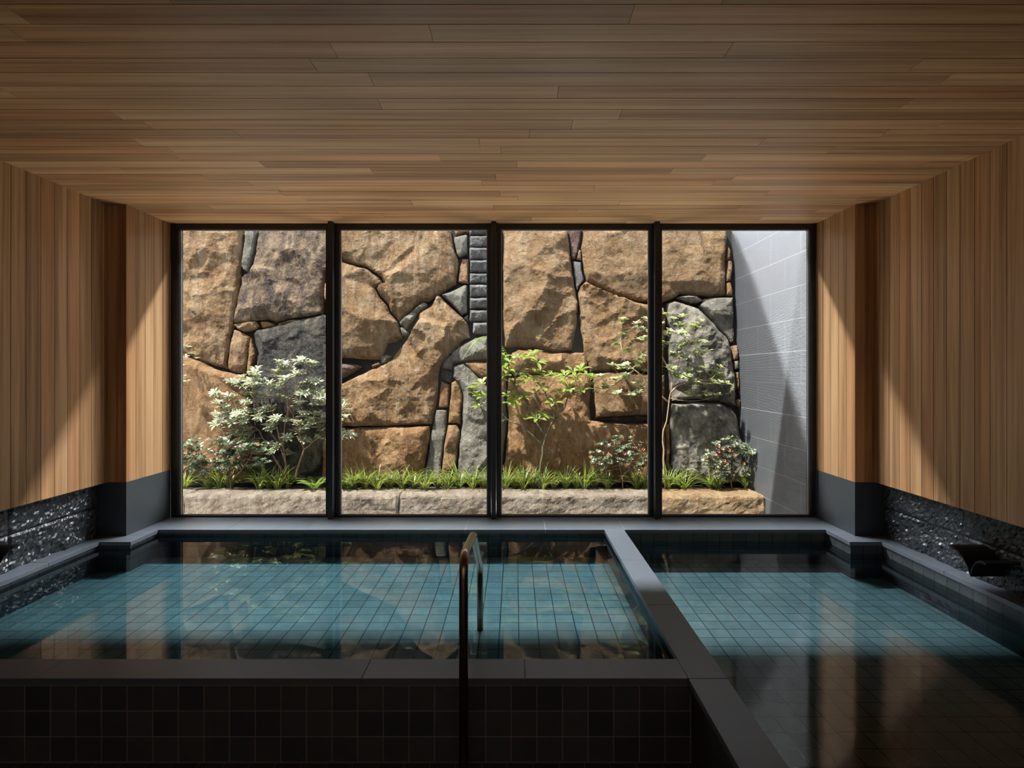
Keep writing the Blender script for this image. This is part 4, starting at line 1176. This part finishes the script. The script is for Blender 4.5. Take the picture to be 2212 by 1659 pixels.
def frond(m, base, dirv, L, w, droop):
    d = dirv.normalized()
    side = d.cross(Vector((0, 0, 1))).normalized()
    n = 18
    for i in range(n):
        t = (i + 1) / n
        c = base + d * L * t - Vector((0, 0, 1)) * droop * L * t * t
        ww = w * math.sin(math.pi * min(1, 0.18 + 0.82 * t)) ** 0.8
        for s in (-1, 1):
            leaf(m, c, side * s + d * 0.45 - Vector((0, 0, 0.15)), Vector((0, 0, 1)), max(ww, 0.006), L / n * 1.0, 0.15, 0.1)
    return [base + d * L * t - Vector((0, 0, 1)) * droop * L * t * t for t in (0, .25, .5, .75, 1)]
def fern(label, px, base_z, d, k, L, up, fan=3.14, hang=False):
    base = Vector(((px - VX) * d / F, d, base_z))
    root = empty('fern', base, label, 'fern', 'ferns')
    for i in range(k):
        a = -fan / 2 + fan * (i + 0.5) / k - math.pi / 2 + rnd.uniform(-.2, .2)
        m = MB()
        dv = Vector((math.cos(a), math.sin(a), up * rnd.uniform(0.7, 1.3)))
        if hang:
            dv = Vector((-1.0 + 0.5 * i, -0.55, 0.25 - 0.12 * i))
        sp = frond(m, base, dv, L * rnd.uniform(0.8, 1.1), L * 0.16, 1.0 if hang else 0.42)
        m.tube(sp, 0.0022, 4, False)
        m.build('frond', M['fern'], root, base)
fern('bright fern spreading at the foot of the pale leafed shrub', 680, ZB, 6.17, 9, 0.33, 1.7, 5.6)
fern('fern among the grass at the left edge of the second pane', 752, ZB, 6.17, 9, 0.33, 1.7, 5.6)
fern('small fern hanging from the stones by the middle mullion', 1056, P(1056, 728, 6.40).z, 6.34, 5, 0.30, 0.35, 2.6, True)
def tuft(label, px, d, h, n=26):
    base = Vector(((px - VX) * d / F, d, ZB))
    m = MB()
    for _ in range(n):
        a = rnd.uniform(0, 6.28)
        L = h * rnd.uniform(0.75, 1.35)
        lean = rnd.uniform(0.35, 1.25)
        hd = Vector((math.cos(a), math.sin(a) * 0.7, 0))
        b = base + hd * rnd.uniform(0, 0.02)
        side = Vector((-hd.y, hd.x, 0)).normalized()
        w = rnd.uniform(0.005, 0.009)
        s0 = len(m.v)
        K = 6
        for i in range(K + 1):
            t = i / K
            c = b + hd * (L * lean * t * (0.4 + 0.6 * t)) + Vector((0, 0, L * (t - 0.52 * lean * t * t)))
            ww = w * (1 - t ** 2.2) * (0.6 + 0.4 * min(1, t * 4))
            m.v += [tuple(c - side * ww), tuple(c + side * ww)]
        for i in range(K):
            m.f.append((s0 + 2*i, s0 + 2*i+1, s0 + 2*i+3, s0 + 2*i+2))
    o = m.build('grass_tuft', M['grass'], None, base)
    return tag(o, label, 'grass', 'grass tufts in the planting bed')
ordn = ['first', 'second', 'third', 'fourth', 'fifth', 'sixth', 'seventh', 'eighth', 'ninth', 'tenth', 'eleventh']
for pane, lst in (('leftmost', [(398,.26),(450,.24),(475,.30),(495,.26),(560,.26),(580,.30),(600,.28),(622,.24)]),
                ('second', [(765,.27),(790,.30),(815,.24),(842,.22),(868,.30),(893,.25),(918,.22),(945,.20),(968,.24),(992,.30),(1022,.28),(1044,.22)]),
                ('third', [(1092,.30),(1112,.26),(1130,.30),(1152,.22),(1172,.28),(1195,.22),(1222,.26),(1246,.24),(1262,.32),(1285,.26),(1312,.22),(1375,.26),(1395,.28)]),
                ('rightmost', [(1442,.30),(1458,.28),(1478,.20),(1535,.24),(1550,.20),(1612,.25)])):
    for i, (px, h) in enumerate(lst):
        tuft('arching green grass tuft, %s from the left behind the %s pane' % ((ordn + ['twelfth', 'thirteenth'])[i], pane), px, rnd.uniform(6.19, 6.30) if i % 2 else rnd.uniform(6.15, 6.22), h * 1.15, 46)
# black pebbles along the kerb
pm = []
for v in range(5):
    bm = bmesh.new()
    bmesh.ops.create_icosphere(bm, subdivisions=2, radius=1.0)
    for ve in bm.verts:
        ve.co *= 1 + 0.18 * noise.noise(ve.co * 1.1 + Vector((v * 5, 0, 0)))
        ve.co = Vector((ve.co.x * 0.026, ve.co.y * 0.019, ve.co.z * 0.012))
    me = bpy.data.meshes.new('pebble')
    bm.to_mesh(me); bm.free()
    me.polygons.foreach_set('use_smooth', [True] * len(me.polygons))
    me.materials.append(M['pebble'])
    pm.append(me)
for i in range(150):
    px = rnd.uniform(385, 1630)
    d = rnd.uniform(6.175, 6.26)
    o = link('pebble', pm[i % 5], None, None, ((px - VX) * d / F, d, ZB + 0.009))
    o.rotation_euler = (rnd.uniform(-.25, .25), rnd.uniform(-.25, .25), rnd.uniform(0, 6.28))
    s_ = rnd.uniform(0.6, 1.25)
    o.scale = (s_, s_, s_)
    tag(o, 'glossy black river pebble strewn behind the kerb stones', 'pebble', 'black pebbles in the planting bed')
